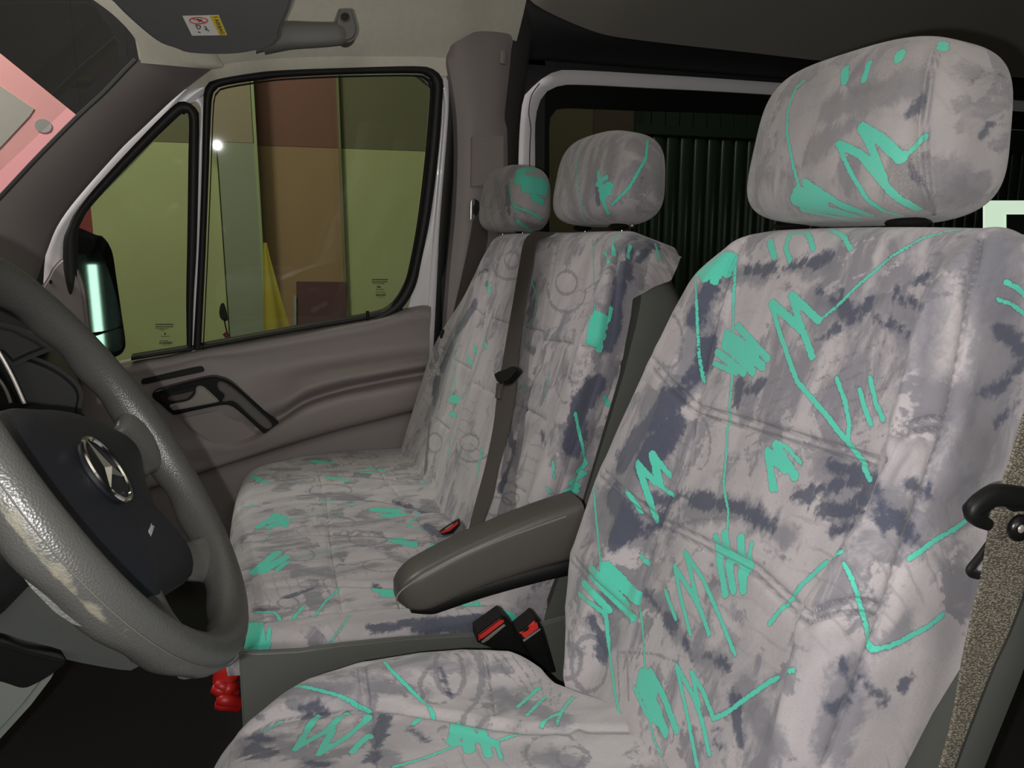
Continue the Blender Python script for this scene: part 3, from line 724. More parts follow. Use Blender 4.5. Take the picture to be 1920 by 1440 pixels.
tube('prohibition_bar', vpl(PX(0, 0, 2, (722, 70), (768, 84)), .0022), .0010, bpy.data.materials['sticker_red'], vs, N=4, seg=5, smooth_path=False)
M_INK = plain('sticker_ink', (.03, .03, .03), .6)
for pts in ([(738, 72), (752, 76), (760, 82)], [(745, 82), (756, 74)], [(733, 93), (752, 98), (748, 108)], [(735, 97), (744, 110)], [(765, 98), (775, 104), (772, 112)], [(742, 120), (752, 122)], [(768, 108), (785, 116)]):
    tube('pictogram', vpl(PX(0, 0, 2, *pts), .0021), .0010, M_INK, vs, N=8, seg=5)
def text(name, body, loc, size, xdir, ydir, mat, parent, ext=.0003):
    cu = bpy.data.curves.new(name, 'FONT'); cu.body = body; cu.size = size; cu.extrude = ext; cu.align_x = 'CENTER'; cu.align_y = 'CENTER'
    o = bpy.data.objects.new(name, cu); dg = bpy.context.evaluated_depsgraph_get()
    COL.objects.link(o); me = bpy.data.meshes.new_from_object(o.evaluated_get(bpy.context.evaluated_depsgraph_get())); COL.objects.unlink(o)
    x = np.array(xdir, float); x /= np.linalg.norm(x); y = np.array(ydir, float); y -= x*(x@y); y /= np.linalg.norm(y); z = np.cross(x, y)
    V = np.array([tuple(v.co) for v in me.vertices]); F = [tuple(p.vertices) for p in me.polygons]
    V = np.array(loc)+V[:, :1]*x+V[:, 1:2]*y+V[:, 2:3]*z
    return mesh(name, V, F, mat, parent, smooth=False)
a_, b_ = vpl(PX(0, 0, 2, (807, 66), (834, 126)), .0024); c_ = vpl(PX(0, 0, 2, (826, 92), (850, 90)), .0024)
text('warning_text', '! AIRBAG', (a_+b_)/2, .011, b_-a_, c_[1]-c_[0], M_INK, vs)

gh = root('grab_handle', ys([(600, 60)], 2.0)[0], 'grey grab handle on the headliner above the passenger door', 'grab handle')
YH = 1.98
M_GH = plain('grey_handle_plastic', (.11, .105, .10), .5)
bar = ys([(490, 74), (540, 67), (580, 66), (615, 65), (640, 63), (660, 58)], YH)
tube('grip_bar', bar, .031, M_GH, gh, N=50, seg=16, ry=.018, taper=[(0, 1.1), (.5, .95), (.85, .85), (1, .5)], up=(0, -1, 0), power=2.6)
slab('mount', ys([(628, 46), (634, 18), (641, 15), (660, 16), (664, 24), (671, 50), (668, 68), (655, 78), (640, 72)], YH-.012), (0, -1, 0), M_GH, gh, thick=.06, bevel=.006, sm=50, seg=3)
slab('screw_socket', [at(647+8*math.cos(a), 32+8*math.sin(a), AY, YH-.0135) for a in np.linspace(0, 2*math.pi, 18, endpoint=False)], (0, -1, 0), M_BLK, gh, thick=.004, bevel=.001)
tube('socket_ring', [at(647+9*math.cos(a), 32+9*math.sin(a), AY, YH-.0135) for a in np.linspace(0, 2*math.pi, 18, endpoint=False)], .0016, M_GH, gh, closed=True, N=24, seg=6)
slab('front_mount', ys([(478, -30), (528, -30), (532, 60), (522, 84), (480, 96)], YH+.01), (0, -1, 0), M_GH, gh, thick=.03, bevel=.008, seg=3)

# ================================================================== STEERING WHEEL
WC = np.array([-.139, .712, .896]); th = math.radians(29)
WN = np.array([math.cos(th), 0, math.sin(th)]); WA = np.array([0, 1.0, 0]); WB = np.array([-math.sin(th), 0, math.cos(th)])
def wp(a, b, o=0.0): return WC+WA*a+WB*b+WN*o
def won(pts, o): return [at(x, y, WN, WN@WC+o) for x, y in pts]
sw_ = root('steering_wheel', WC, 'worn dark grey leather steering wheel with black hub cover', 'steering wheel')
R0 = .190
V = []; nR, nS = 160, 20
for i in range(nR):
    p = 2*math.pi*i/nR; e = np.array([math.cos(p), math.sin(p)])
    fat = 1+.10*math.exp(-((math.degrees(p)-0+180) % 360-180)**2/500)+.10*math.exp(-((math.degrees(p)-180+180) % 360-180)**2/500)
    for j in range(nS):
        q = 2*math.pi*j/nS; rr = .0190*fat; ra_ = .0165*fat
        x = R0+ra_*math.cos(q); z = rr*math.sin(q)
        # sewn grip: flatter toward the driver, finger waves on the back
        z -= .0015*math.cos(18*p)*(math.sin(q) < -.2)
        V.append(wp(x*e[0], x*e[1], z))
F = grid_faces(nR, nS, True)+[((nR-1)*nS+j, (nR-1)*nS+(j+1) % nS, (j+1) % nS, j) for j in range(nS)]
m, nt, b = newmat('rim_leather')
tc = N(nt, 'ShaderNodeTexCoord')
ge = N(nt, 'ShaderNodeAttribute'); ge.attribute_name = 'wear'
n1 = N(nt, 'ShaderNodeTexNoise'); n1.inputs['Scale'].default_value = 38; n1.inputs['Detail'].default_value = 5; L(nt, tc.outputs['Object'], n1.inputs['Vector'])
wv_ = math_(nt, 'ADD', ge.outputs['Fac'], math_(nt, 'MULTIPLY', math_(nt, 'SUBTRACT', n1.outputs[0], .5), 1.1))
c = mixc(nt, ramp(nt, wv_, .42, .58), (.050, .050, .047), (.12, .113, .085))
L(nt, c, b.inputs['Base Color'])
n2 = N(nt, 'ShaderNodeTexVoronoi'); n2.inputs['Scale'].default_value = 600; L(nt, tc.outputs['Object'], n2.inputs['Vector'])
bp_ = N(nt, 'ShaderNodeBump'); bp_.inputs['Strength'].default_value = .3; bp_.inputs['Distance'].default_value = .0009; L(nt, n2.outputs[0], bp_.inputs['Height']); L(nt, bp_.outputs[0], b.inputs['Normal'])
L(nt, math_(nt, 'ADD', math_(nt, 'MULTIPLY', ramp(nt, wv_, .42, .58), .25), .38), b.inputs['Roughness'])
M_RIM = m
rim = mesh('rim', V, F, M_RIM, sw_, sharp=180)
wear = np.zeros(len(V), np.float32)
for i in range(nR):
    p = (math.degrees(2*math.pi*i/nR)) % 360
    near = math.exp(-(((p-180+180) % 360-180)/62)**2)
    for j in range(nS):
        q = 360*j/nS
        wear[i*nS+j] = near*math.exp(-(((q-8+180) % 360-180)/14)**2)*.78
if len(rim.data.vertices) == len(V):
    a_ = rim.data.attributes.new('wear', 'FLOAT', 'POINT'); a_.data.foreach_set('value', wear)
# seam along the outer side of the rim
tube('stitching', [wp((R0+.0172)*math.cos(p), (R0+.0172)*math.sin(p), .0075) for p in np.linspace(0, 2*math.pi, 90, endpoint=False)], .0006, plain('rim_thread', (.07, .068, .06), .7), sw_, closed=True, N=140, seg=5)
# hub cover
hub_px = [(0, 770), (60, 768), (130, 775), (215, 810), (243, 828), (256, 850), (262, 885), (275, 930), (305, 1000), (352, 1040), (362, 1065), (350, 1090), (300, 1120), (290, 1138)]
hp = [((p-WC)@WA, (p-WC)@WB) for p in won(hub_px, -.015)]
hp += [(-.092, -.085), (-.125, -.050), (-.155, -.02), (-.160, .0), (-.145, .025), (-.11, .065)]
hp = catmull(np.array(hp), 96, True); hc = np.array([.0, -.02])
V = []
for lvl, (k, o) in enumerate([(1.0, -.035), (1.0, -.018), (.985, -.013), (.94, -.009), (.8, -.004), (.6, .000), (.4, .003), (.2, .004), (.02, .004)]):
    for p in hp: q = hc+(p-hc)*k; V.append(wp(q[0], q[1], o))
F = grid_faces(9, 96, True)+[tuple(8*96+j for j in range(96)), tuple(range(96))[::-1]]
mesh('hub_cover', V, F, M_HUB, sw_, sharp=60)
# spokes
M_SPK = plain('spoke_leather', (.07, .07, .065), .33, bump=.3, bscale=500, vary=.2)
def spoke(pts, r, ry, tp):
    tube('spoke', [wp(*p) for p in pts], r, M_SPK, sw_, N=30, seg=16, ry=ry, taper=tp, up=WN, power=2.4)
spoke([(.10, -.028, -.022), (.14, -.030, -.020), (.168, -.030, -.010), (.192, -.030, -.003)], .036, .014, [(0, .75), (.6, .85), (1, 1.25)])
spoke([(-.10, -.028, -.022), (-.14, -.022, -.020), (-.168, -.022, -.010), (-.192, -.022, -.003)], .036, .014, [(0, .75), (.6, .85), (1, 1.25)])
spoke([(.050, -.115, -.022), (.075, -.140, -.018), (.098, -.158, -.008), (.108, -.165, -.003)], .026, .014, [(0, .8), (.6, .85), (1, 1.2)])
spoke([(-.050, -.100, -.022), (-.078, -.125, -.018), (-.102, -.150, -.008), (-.110, -.160, -.003)], .022, .013, [(0, .9), (.6, .85), (1, 1.2)])
# emblem: ring with a three-pointed star
ec = won([(199, 881)], .007)[0]; e0 = (ec-WC)@WA; e1 = (ec-WC)@WB
er = .030
tube('emblem_ring', [wp(e0+er*math.cos(p), e1+er*math.sin(p), .008) for p in np.linspace(0, 2*math.pi, 40, endpoint=False)], .0022, M_CHROME, sw_, closed=True, N=48, seg=8)
Vs = [wp(e0, e1, .0125)]; Fs = []
for k in range(3):
    a0 = math.radians(90+120*k-6)
    Vs.append(wp(e0+er*math.cos(a0), e1+er*math.sin(a0), .0085))
    a1 = a0+math.radians(60); Vs.append(wp(e0+.005*math.cos(a1), e1+.005*math.sin(a1), .0085))
for i in range(6): Fs.append((0, 1+i, 1+(i+1) % 6))
Fs.append(tuple(range(1, 7))[::-1])
mesh('emblem_star', Vs, Fs, plain('satin_chrome', (.6, .58, .52), .35, metal=1), sw_, smooth=False)
slab('emblem_base', [wp(e0+(er-.001)*math.cos(p), e1+(er-.001)*math.sin(p), .0062) for p in np.linspace(0, 2*math.pi, 40, endpoint=False)], WN, M_HUB, sw_, thick=.004, bevel=0)
tc0 = won([(276, 998)], .0)[0]
t0_, t1_ = (tc0-WC)@WA, (tc0-WC)@WB
def hub_o(a, b): return -.0035
M_LET = plain('pale_lettering', (.22, .22, .21), .5)
text('lettering', 'AIRBAG', wp(t0_, t1_, .004), .0065, WA, WB, M_LET, sw_, ext=.0002)
# column behind the wheel
col_ = tube('steering_column', [wp(0, -.01, -.03), wp(0, -.01, -.09), wp(0, -.02, -.20), wp(0, -.05, -.36)], .065, M_BLK, None, N=14, seg=24, ry=.055, taper=[(0, .6), (.3, 1), (1, 1.2)])
props(col_, 'black steering column cover behind the wheel hub', 'steering column')

# ================================================================== DASHBOARD
M_DASH = plain('dashboard_plastic', (.010, .010, .010), .65, spec=.2, bump=.2, bscale=900)
M_DASHL = plain('dashboard_light_plastic', (.10, .11, .10), .5, bump=.1, bscale=900)
M_COWL = plain('cowl_grey_plastic', (.030, .033, .030), .5, bump=.15, bscale=900)
db = root('dashboard', (-.7, 1.3, .4), 'dark dashboard with instrument binnacle behind the steering wheel', 'dashboard')
def prism(name, prof, y0, y1, mat, parent, bev=.015):
    bm = bmesh.new(); a = [bm.verts.new((x, y0, z)) for x, z in prof]; b2 = [bm.verts.new((x, y1, z)) for x, z in prof]
    bm.faces.new(a[::-1]); bm.faces.new(b2); n = len(prof)
    for i in range(n): bm.faces.new((a[i], a[(i+1) % n], b2[(i+1) % n], b2[i]))
    bmesh.ops.recalc_face_normals(bm, faces=bm.faces)
    if bev: bmesh.ops.bevel(bm, geom=list(bm.edges), offset=bev, segments=3, affect='EDGES', clamp_overlap=True)
    bm.verts.index_update(); V = [tuple(v.co) for v in bm.verts]; F = [tuple(v.index for v in q.verts) for q in bm.faces]; bm.free()
    return mesh(name, V, F, mat, parent)
prism('dash_body', [(-1.3, .95), (-.62, .93), (-.50, .86), (-.46, .74), (-.50, .55), (-.75, .42), (-1.3, .42)], .98, 2.26, M_DASH, db, .02)
prism('dash_top', [(-1.3, 1.0), (-.78, .98), (-.66, .945), (-.66, .92), (-1.3, .90)], .6, 2.26, M_DASH, db, .015)
hood = ys([(-160, 640), (0, 655), (60, 668), (110, 690), (145, 718), (157, 742), (152, 770), (140, 802), (-160, 800)], 1.02)
slab('binnacle', hood, (.25, -1, 0), M_BLK, db, thick=.30, bevel=.012, sm=60, seg=3)
slab('binnacle_lid', ys([(-160, 600), (0, 604), (30, 612), (70, 632), (104, 655), (60, 672), (22, 690), (0, 668), (-160, 650)], 1.00), (.25, -1, .1), M_DASH, db, thick=.26, bevel=.008, seg=3)
tube('bright_trim', ys([(-40, 600), (0, 664), (24, 708), (46, 757)], .985), .0022, M_SILV, db, N=16, seg=8)
tube('dark_trim', ys([(-30, 680), (0, 714), (12, 734), (20, 755)], .97), .0018, M_SILV, db, N=16, seg=8)
slab('gauge_glass', ys([(-80, 560), (-30, 620), (0, 668), (40, 762), (0, 768), (-80, 768)], .99), (.3, -1, 0), M_BEZ, db, thick=.02, bevel=.003)
# knee panel below the column
kp = root('knee_panel', (-.35, .7, .5), 'grey lower dashboard cover under the steering wheel with black lever', 'dashboard cover')
kc = [(-260, 860), (-60, 960), (0, 1010), (60, 1070), (130, 1130), (200, 1180), (262, 1226), (266, 1252), (240, 1262), (120, 1240), (0, 1206), (-260, 1160)]
slab('cover', ys(kc, .72), (.35, -1, .2), M_COWL, kp, thick=.10, bevel=.02, sm=80, seg=4)
kl = [(-260, 1200), (0, 1240), (60, 1255), (112, 1252), (98, 1280), (60, 1330), (0, 1396), (-60, 1470), (-260, 1470)]
slab('lower_cover', ys(kl, .76), (.35, -1, .1), M_DASHL, kp, thick=.06, bevel=.012, seg=3)
lv = [(-120, 1190), (0, 1206), (48, 1221), (112, 1236), (124, 1242), (118, 1250), (92, 1270), (60, 1288), (40, 1292), (0, 1280), (-120, 1250)]
slab('lever', ys(lv, .70), (.35, -1, .1), M_BEZ, kp, thick=.03, bevel=.008, sm=70, seg=3, label='black rounded lever')

# ================================================================== DRIVER SEAT
ds = root('driver_seat', (.35, .72, .14), 'large near seat with grey and teal velour, single headrest and armrest', 'seat')
AL = 20
Wn = [(0, .235), (.10, .250), (.25, .250), (.40, .238), (.50, .222), (.56, .222), (.60, .222), (.64, .22)]
Wf = [(-.04, .17), (0, .20), (.05, .25), (.12, .288), (.22, .292), (.32, .280), (.42, .262), (.50, .245), (.56, .225), (.60, .205), (.64, .19)]
Vb = backrest_grid(.735, .405, .50, AL, .640, Wn, [(0, .03), (.2, .055), (.35, .09), (.5, .15), (.64, .17)], .045, 300, 300, .036, (.183, .118), Wfar=Wf, rt=.04, Dt=.09, centre=.012, rc=None, crest=[(1790, 436), (1765, 480), (1722, 590), (1690, 720), (1655, 880), (1625, 960), (1560, 1060), (1510, 1150), (1480, 1260), (1450, 1400), (1430, 1500)])
A_ = lambda *p: PX(1000, 400, 2.88, *p)
B_ = lambda *p: PX(1400, 400, 2.881, *p)
C_ = lambda *p: PX(1000, 900, 2.667, *p)
D_ = lambda *p: PX(1500, 860, 2.483, *p)
E_ = lambda *p: PX(400, 1150, 2.909, *p)
H_ = lambda *p: PX(1300, 0, 2.881, *p)
P_ = lambda *p: list(p)
teal_b = [
 (A_((875, 350), (885, 560), (895, 760), (915, 905)), 5), (A_((1090, 235), (1080, 600), (1075, 860), (1060, 1080), (1030, 1440)), 5),
 (C_((950, 0), (960, 80), (975, 160), (970, 250)), 5),
 (P_((1298, 519), (1352, 482)), 18), (P_((1322, 522), (1362, 490)), 13), (P_((1340, 528), (1350, 508)), 12), (P_((1362, 512), (1373, 480)), 13), (P_((1318, 515), (1360, 480)), 16),
 (P_((1383, 611), (1440, 673)), 11), (P_((1362, 625), (1430, 688)), 13), (P_((1358, 640), (1412, 698)), 13), (P_((1345, 660), (1395, 700)), 11), (P_((1339, 681), (1380, 700)), 9), (P_((1365, 640), (1410, 670)), 30),
 (B_((125, 150), (150, 235)), 11), (B_((235, 255), (210, 180), (240, 105), (320, 100), (345, 140), (362, 195)), 9), (B_((440, 80), (520, 120), (560, 190)), 9),
 (B_((1220, 85), (1120, 90), (960, 130), (800, 220), (600, 390), (480, 510), (390, 580)), 6),
 (B_((390, 580), (240, 440)), 12), (B_((240, 440), (290, 600), (355, 775)), 11), (B_((300, 630), (135, 485)), 13), (B_((130, 485), (190, 680), (270, 905), (430, 1090), (550, 1240), (625, 1340), (670, 1440)), 9),
 (B_((485, 890), (530, 1010), (555, 1130), (552, 1220)), 8), (B_((610, 950), (640, 1060), (672, 1140)), 8), (B_((665, 890), (700, 1030), (738, 1115)), 8),
 (P_((1455, 828), (1478, 840), (1502, 868)), 7), (P_((1456, 834), (1490, 893)), 15), (P_((1440, 846), (1449, 915)), 13), (P_((1442, 850), (1472, 880)), 14), (P_((1452, 900), (1456, 920)), 6),
 (B_((1400, 370), (1460, 400), (1530, 470)), 9), (B_((1350, 465), (1420, 485), (1520, 555)), 7),
 (P_((1222, 850), (1258, 893)), 9), (P_((1224, 852), (1236, 905)), 12), (P_((1225, 900), (1258, 926)), 7), (P_((1195, 868), (1214, 925), (1232, 975)), 10), (P_((1196, 868), (1228, 905), (1240, 900)), 9), (P_((1174, 919), (1202, 960)), 8),
 (P_((1204, 1043), (1214, 1059)), 8), (C_((300, 0), (310, 150), (325, 300), (337, 430)), 6), (C_((362, 665), (380, 850), (405, 1050), (430, 1170)), 7),
 (C_((290, 460), (470, 640)), 20), (C_((360, 440), (520, 590)), 20), (C_((310, 480), (495, 690)), 14), (C_((250, 515), (380, 650)), 10), (C_((228, 568), (360, 670)), 8), (C_((370, 425), (450, 500)), 12),
 (C_((530, 580), (545, 700), (560, 970)), 4),
 (C_((540, 970), (600, 1120), (660, 1260)), 16), (C_((585, 960), (650, 1080), (715, 1250)), 12), (C_((505, 1040), (560, 1160), (590, 1200)), 8), (C_((540, 1010), (620, 1180)), 26), (C_((560, 980), (600, 1060)), 22), (C_((580, 1200), (600, 1290), (640, 1380)), 4),
 (C_((660, 555), (712, 695)), 8), (C_((705, 430), (740, 600), (785, 770)), 8), (C_((705, 430), (800, 580), (840, 660), (878, 770)), 9), (C_((762, 360), (800, 520), (830, 640)), 9), (C_((762, 360), (850, 500), (930, 680), (970, 780), (1008, 870)), 8),
 (C_((715, 930), (770, 1180), (820, 1435)), 8), (C_((715, 930), (800, 1080), (840, 1190), (880, 1370)), 9), (C_((790, 960), (830, 1130)), 8), (C_((790, 960), (850, 1060), (900, 1190)), 9), (C_((900, 1190), (960, 1170), (1080, 1080), (1180, 1010), (1300, 950)), 8),
 (C_((915, 290), (960, 570)), 13), (C_((960, 270), (1000, 550)), 14), (C_((1040, 290), (1050, 550)), 15), (C_((1095, 315), (1080, 440)), 7), (C_((930, 340), (1080, 430)), 16), (C_((1080, 380), (1060, 540)), 8),
 (C_((1180, 720), (1250, 640), (1333, 545)), 7), (D_((0, 600), (90, 510), (190, 430)), 7),
 (D_((205, 490), (235, 540), (270, 640), (300, 760), (335, 895)), 7), (D_((335, 895), (450, 860), (600, 780), (665, 725)), 9), (D_((510, 465), (620, 385), (740, 315), (800, 260)), 9)]
dark_b = [
 (P_((1330, 535), (1318, 575), (1300, 600)), 34), (P_((1320, 640), (1322, 690), (1290, 715)), 14), (P_((1262, 745), (1200, 810), (1170, 860)), 50), (P_((1262, 800), (1210, 870)), 50), (P_((1150, 930), (1180, 990), (1150, 1010)), 46),
 (P_((1250, 960), (1215, 1010)), 26), (P_((1230, 940), (1290, 930)), 20), (P_((1290, 935), (1380, 950), (1450, 990)), 20),
 (P_((1400, 505), (1470, 505), (1560, 480)), 16), (P_((1445, 505), (1480, 535)), 12), (P_((1540, 545), (1590, 590), (1630, 570)), 22), (P_((1575, 545), (1600, 600)), 22), (P_((1530, 640), (1570, 615)), 12), (P_((1640, 600), (1700, 625)), 12), (P_((1680, 535), (1690, 555), (1725, 575)), 10), (P_((1690, 530), (1740, 520)), 8),
 (P_((1390, 720), (1380, 760)), 16), (P_((1400, 735), (1455, 705)), 14),
 (P_((1560, 870), (1640, 905), (1620, 940)), 30), (P_((1500, 930), (1600, 900)), 20), (P_((1540, 960), (1620, 960)), 26), (P_((1560, 1000), (1600, 985)), 22),
 (P_((1870, 615), (1905, 640), (1918, 665)), 24), (P_((1918, 680), (1875, 725), (1812, 745)), 16), (P_((1912, 755), (1870, 792)), 10), (P_((1640, 890), (1660, 1000)), 14), (P_((1700, 905), (1740, 925)), 14), (P_((1670, 960), (1710, 1010)), 24),
 (P_((1620, 1280), (1660, 1310)), 22), (P_((1580, 1240), (1600, 1300), (1560, 1330)), 16), (P_((1800, 445), (1900, 450)), 8), (P_((1710, 1260), (1690, 1290)), 10),
 (C_((880, 1250), (940, 1250), (890, 1320), (950, 1330)), 14), (C_((850, 880), (960, 920)), 16), (C_((760, 800), (790, 900)), 10), (C_((290, 700), (330, 760), (360, 900)), 22), (C_((1000, 1100), (1040, 1300)), 20), (C_((560, 560), (620, 640), (700, 720)), 26)]
def ell(cx, cy, rx, ry, w, a0=0, a1=360, rot=0):
    r = math.radians(rot); out = []
    for t in np.linspace(math.radians(a0), math.radians(a1), 18):
        x, y = rx*math.cos(t), ry*math.sin(t); out.append((cx+x*math.cos(r)-y*math.sin(r), cy+x*math.sin(r)+y*math.cos(r)))
    return (out, w)
loop_b = [ell(1680, 580, 45, 32, 8), ell(1720, 548, 28, 22, 8), ell(1256, 640, 24, 50, 7, -80, 120), ell(1285, 640, 55, 70, 8, -60, 110), ell(1060, 1240, 30, 34, 8), ell(1105, 1245, 34, 52, 8), ell(1370, 1000, 110, 30, 6, 180, 300), ell(1310, 830, 22, 50, 5, -70, 90),
 (C_((130, 350), (240, 340), (300, 300)), 5), (C_((430, 860), (600, 870), (720, 910)), 4), (C_((420, 850), (430, 1100)), 4), (C_((470, 860), (475, 1100)), 4)]
for k in range(9):
    y0 = 655+k*22; loop_b.append(([(1520+k*3, y0+40), (1600, y0+8), (1660, y0-16)], 2.2))
for k in range(6):
    y0 = 740+k*20; loop_b.append(([(1400, y0), (1450, y0-26), (1490, y0-40)], 2))
for k in range(7):
    loop_b.append(([(1740, 480+k*13), (1800, 462+k*14), (1860, 470+k*14)], 2.4))
seam_b = [
 (P_((1392, 452), (1372, 500), (1348, 580), (1325, 680), (1310, 770)), .005, .005), (P_((1310, 770), (1290, 850), (1250, 950), (1236, 990), (1205, 1080), (1190, 1160)), .005, .005),
 (P_((1222, 668), (1262, 715), (1312, 762)), .003, .0034), (P_((1214, 680), (1256, 730), (1306, 776)), .003, .0034),
 (P_((1312, 762), (1400, 785), (1500, 815), (1660, 862)), .003, .0034), (P_((1306, 776), (1400, 802), (1500, 832), (1655, 878)), .003, .0034),
 (P_((1122, 872), (1180, 925), (1240, 972)), .003, .0034), (P_((1112, 882), (1172, 936), (1234, 984)), .003, .0034),
 (P_((1240, 972), (1320, 1010), (1420, 1060), (1518, 1150)), .003, .0034), (P_((1234, 984), (1316, 1024), (1416, 1076), (1512, 1168)), .003, .0034),
 (P_((1050, 1030), (1110, 1100), (1180, 1165)), .003, .0034), (P_((1058, 1024), (1118, 1092), (1188, 1155)), .003, .0034),
 (P_((1844, 440), (1820, 560), (1796, 700), (1770, 810), (1700, 1010), (1640, 1190), (1590, 1320), (1545, 1440)), .006, .004),
 (P_((1700, 795), (1740, 783), (1782, 782)), .003, .0034), (P_((1694, 812), (1736, 803), (1776, 804)), .003, .0034),
 (P_((1524, 1148), (1560, 1130), (1610, 1124), (1655, 1132)), .003, .0034), (P_((1516, 1168), (1560, 1152), (1604, 1148), (1650, 1154)), .003, .0034)]
cloth('backrest', Vb, 300, 300, ds, M_FAB, teal_b, dark_b, loop_b, seam_b, patch=[(P_((1320, 560), (1290, 700), (1230, 760)), 60), (P_((1230, 800), (1180, 880), (1130, 960), (1210, 1010)), 80), (P_((1130, 1120), (1150, 1200)), 30), (P_((1360, 520), (1460, 510), (1560, 500)), 30), (P_((1530, 560), (1600, 590)), 50), (P_((1640, 560), (1720, 600), (1700, 640)), 30), (P_((1560, 880), (1600, 980)), 80), (P_((1280, 950), (1400, 960), (1470, 1010)), 44), (P_((1240, 1130), (1300, 1230), (1350, 1240)), 26), (P_((1860, 480), (1880, 650), (1840, 800), (1780, 950)), 100), (P_((1760, 480), (1740, 600), (1720, 780)), 26), (P_((1660, 940), (1720, 1000)), 60), (P_((1600, 1260), (1560, 1400)), 70), (P_((1640, 1220), (1700, 1180)), 40), (P_((1390, 720), (1400, 770)), 40), (P_((1400, 1300), (1450, 1400)), 50)], nrm_hint=(-1, 0, .3))
# plastic rear shell, following the backrest outline
al_ = math.radians(AL)
vv_ = np.array([math.sin(al_), 0, math.cos(al_)]); ww_ = np.array([-math.cos(al_), 0, math.sin(al_)])
def shell(name, Yc, X0, Z0, Wn_, Wf_, H, w0, w1, mat, parent, zlo=-.12, inset=.008):
    rows = []
    Vl = np.linspace(zlo, H, 40)
    for v in Vl:
        a = np.interp(v, [q[0] for q in Wn_], [q[1] for q in Wn_])-inset; b2 = np.interp(v, [q[0] for q in Wf_], [q[1] for q in Wf_])-inset
        prof = []
        for u, w in ((-a, w0), (-a+.001, (w0+w1)/2), (-a+.006, w1+.035), (-a+.022, w1+.010), (-a+.06, w1), (0, w1-.008), (b2-.06, w1), (b2-.022, w1+.010), (b2-.006, w1+.035), (b2-.001, (w0+w1)/2), (b2, w0)):
            top_ = smooth01((v-(H-.05))/.05)*.03
            prof.append(np.array([X0, Yc+u, Z0])+v*vv_+(w+top_)*ww_)
        rows.append(prof)
    V = np.array(rows).reshape(-1, 3); F = grid_faces(40, 11, True)+[tuple(range(11))[::-1], tuple(39*11+j for j in range(11))]
    return mesh(name, V, F, mat, parent, sharp=60)
shell('back_shell', .735, .405, .50, Wn, Wf, .55, -.07, -.245, M_SHELL, ds)
# cushion
Wc = [(0, .09), (.06, .10), (.09, .14), (.12, .19), (.16, .228), (.22, .252), (.28, .262), (.36, .262), (.44, .245), (.52, .20), (.60, .17)]
def cshape(u, v, W, ds_, Ln):
    au = np.abs(u); b = .030*smooth01((au-.135)/.06)*np.where(ds_ < .03, 1, np.exp(-(ds_-.03)/.05))
    return b*smooth01((Ln+.02-v)/.14)+.010*(1-(u/.16)**2)*(au < .16)-.012*smooth01((v-(Ln-.16))/.16)
Vc = cushion_grid(.745, -.105, .46, .492, Wc, .10, .06, 240, 240, rf=.07, Df=.08, shape=cshape, corner=.05)
teal_c = [
 (E_((400, 400), (500, 400), (650, 440), (780, 495), (855, 522)), 6), (E_((905, 230), (960, 300), (1080, 420), (1170, 510), (1205, 555)), 6), (E_((1035, 215), (1075, 270)), 4),
 (E_((1780, 405), (1660, 510)), 7), (E_((1810, 455), (1705, 560)), 6), (E_((1900, 540), (1850, 560), (1790, 615)), 7), (C_((225, 1050), (140, 1160), (120, 1225)), 6), (C_((30, 1040), (0, 1060)), 9),
 (E_((570, 555), (450, 740)), 11), (E_((450, 735), (620, 640), (730, 540)), 11), (E_((650, 640), (580, 765)), 12), (E_((580, 765), (720, 680), (850, 575)), 10), (E_((855, 665), (800, 710), (760, 755)), 11),
 (E_((370, 580), (240, 645)), 6), (E_((350, 600), (280, 650)), 7), (E_((1090, 565), (1175, 562), (1095, 605)), 9),
 (E_((1330, 590), (1310, 700)), 18), (E_((1390, 610), (1395, 745)), 18), (E_((1460, 630), (1500, 775)), 13), (E_((1330, 650), (1530, 710)), 16), (E_((1540, 700), (1570, 790)), 7), (E_((1285, 700), (1400, 720)), 10),
 (E_((1560, 695), (1700, 665), (1920, 655)), 5), (P_((1060, 1375), (1140, 1371), (1185, 1370)), 4), (E_((1320, 725), (1150, 790), (980, 840)), 6)]
dark_c = [(E_((270, 520), (400, 530), (560, 500)), 12), (E_((200, 740), (300, 760)), 40), (E_((200, 680), (330, 700)), 20), (E_((930, 570), (910, 660)), 20), (E_((900, 700), (860, 780)), 22), (E_((520, 810), (600, 830)), 16), (E_((480, 560), (600, 540)), 10), (E_((1240, 300), (1290, 440)), 12), (E_((1080, 640), (1170, 700)), 6)]
loop_c = [ell(843, 1260, 26, 46, 9, 0, 360, -10), ell(880, 1265, 24, 48, 9, -110, 100, -10), ell(820, 1285, 32, 36, 8, 60, 250), (E_((1440, 170), (1470, 300), (1440, 480), (1350, 590)), 9), ell(1075, 1420, 30, 20, 6), ell(1040, 1415, 55, 35, 6)]
for k in range(6): loop_c.append((E_((1500+k*60, 190+k*14), (1600+k*60, 330+k*10), (1720+k*30, 440+k*18)), 2.2))
seam_c = [(E_((200, 640), (330, 580), (560, 535), (800, 520), (1000, 530), (1300, 575), (1500, 615), (1700, 640), (1925, 640)), .008, .008), (P_((1060, 1368), (1130, 1368), (1190, 1368)), .006, .006),
 (E_((775, 255), (790, 380), (800, 520)), .0025, .003), (E_((825, 245), (840, 380), (855, 520)), .0025, .003), (E_((1480, 180), (1500, 330), (1530, 560)), .002, .003), (E_((860, 530), (875, 640), (890, 840)), .003, .004)]
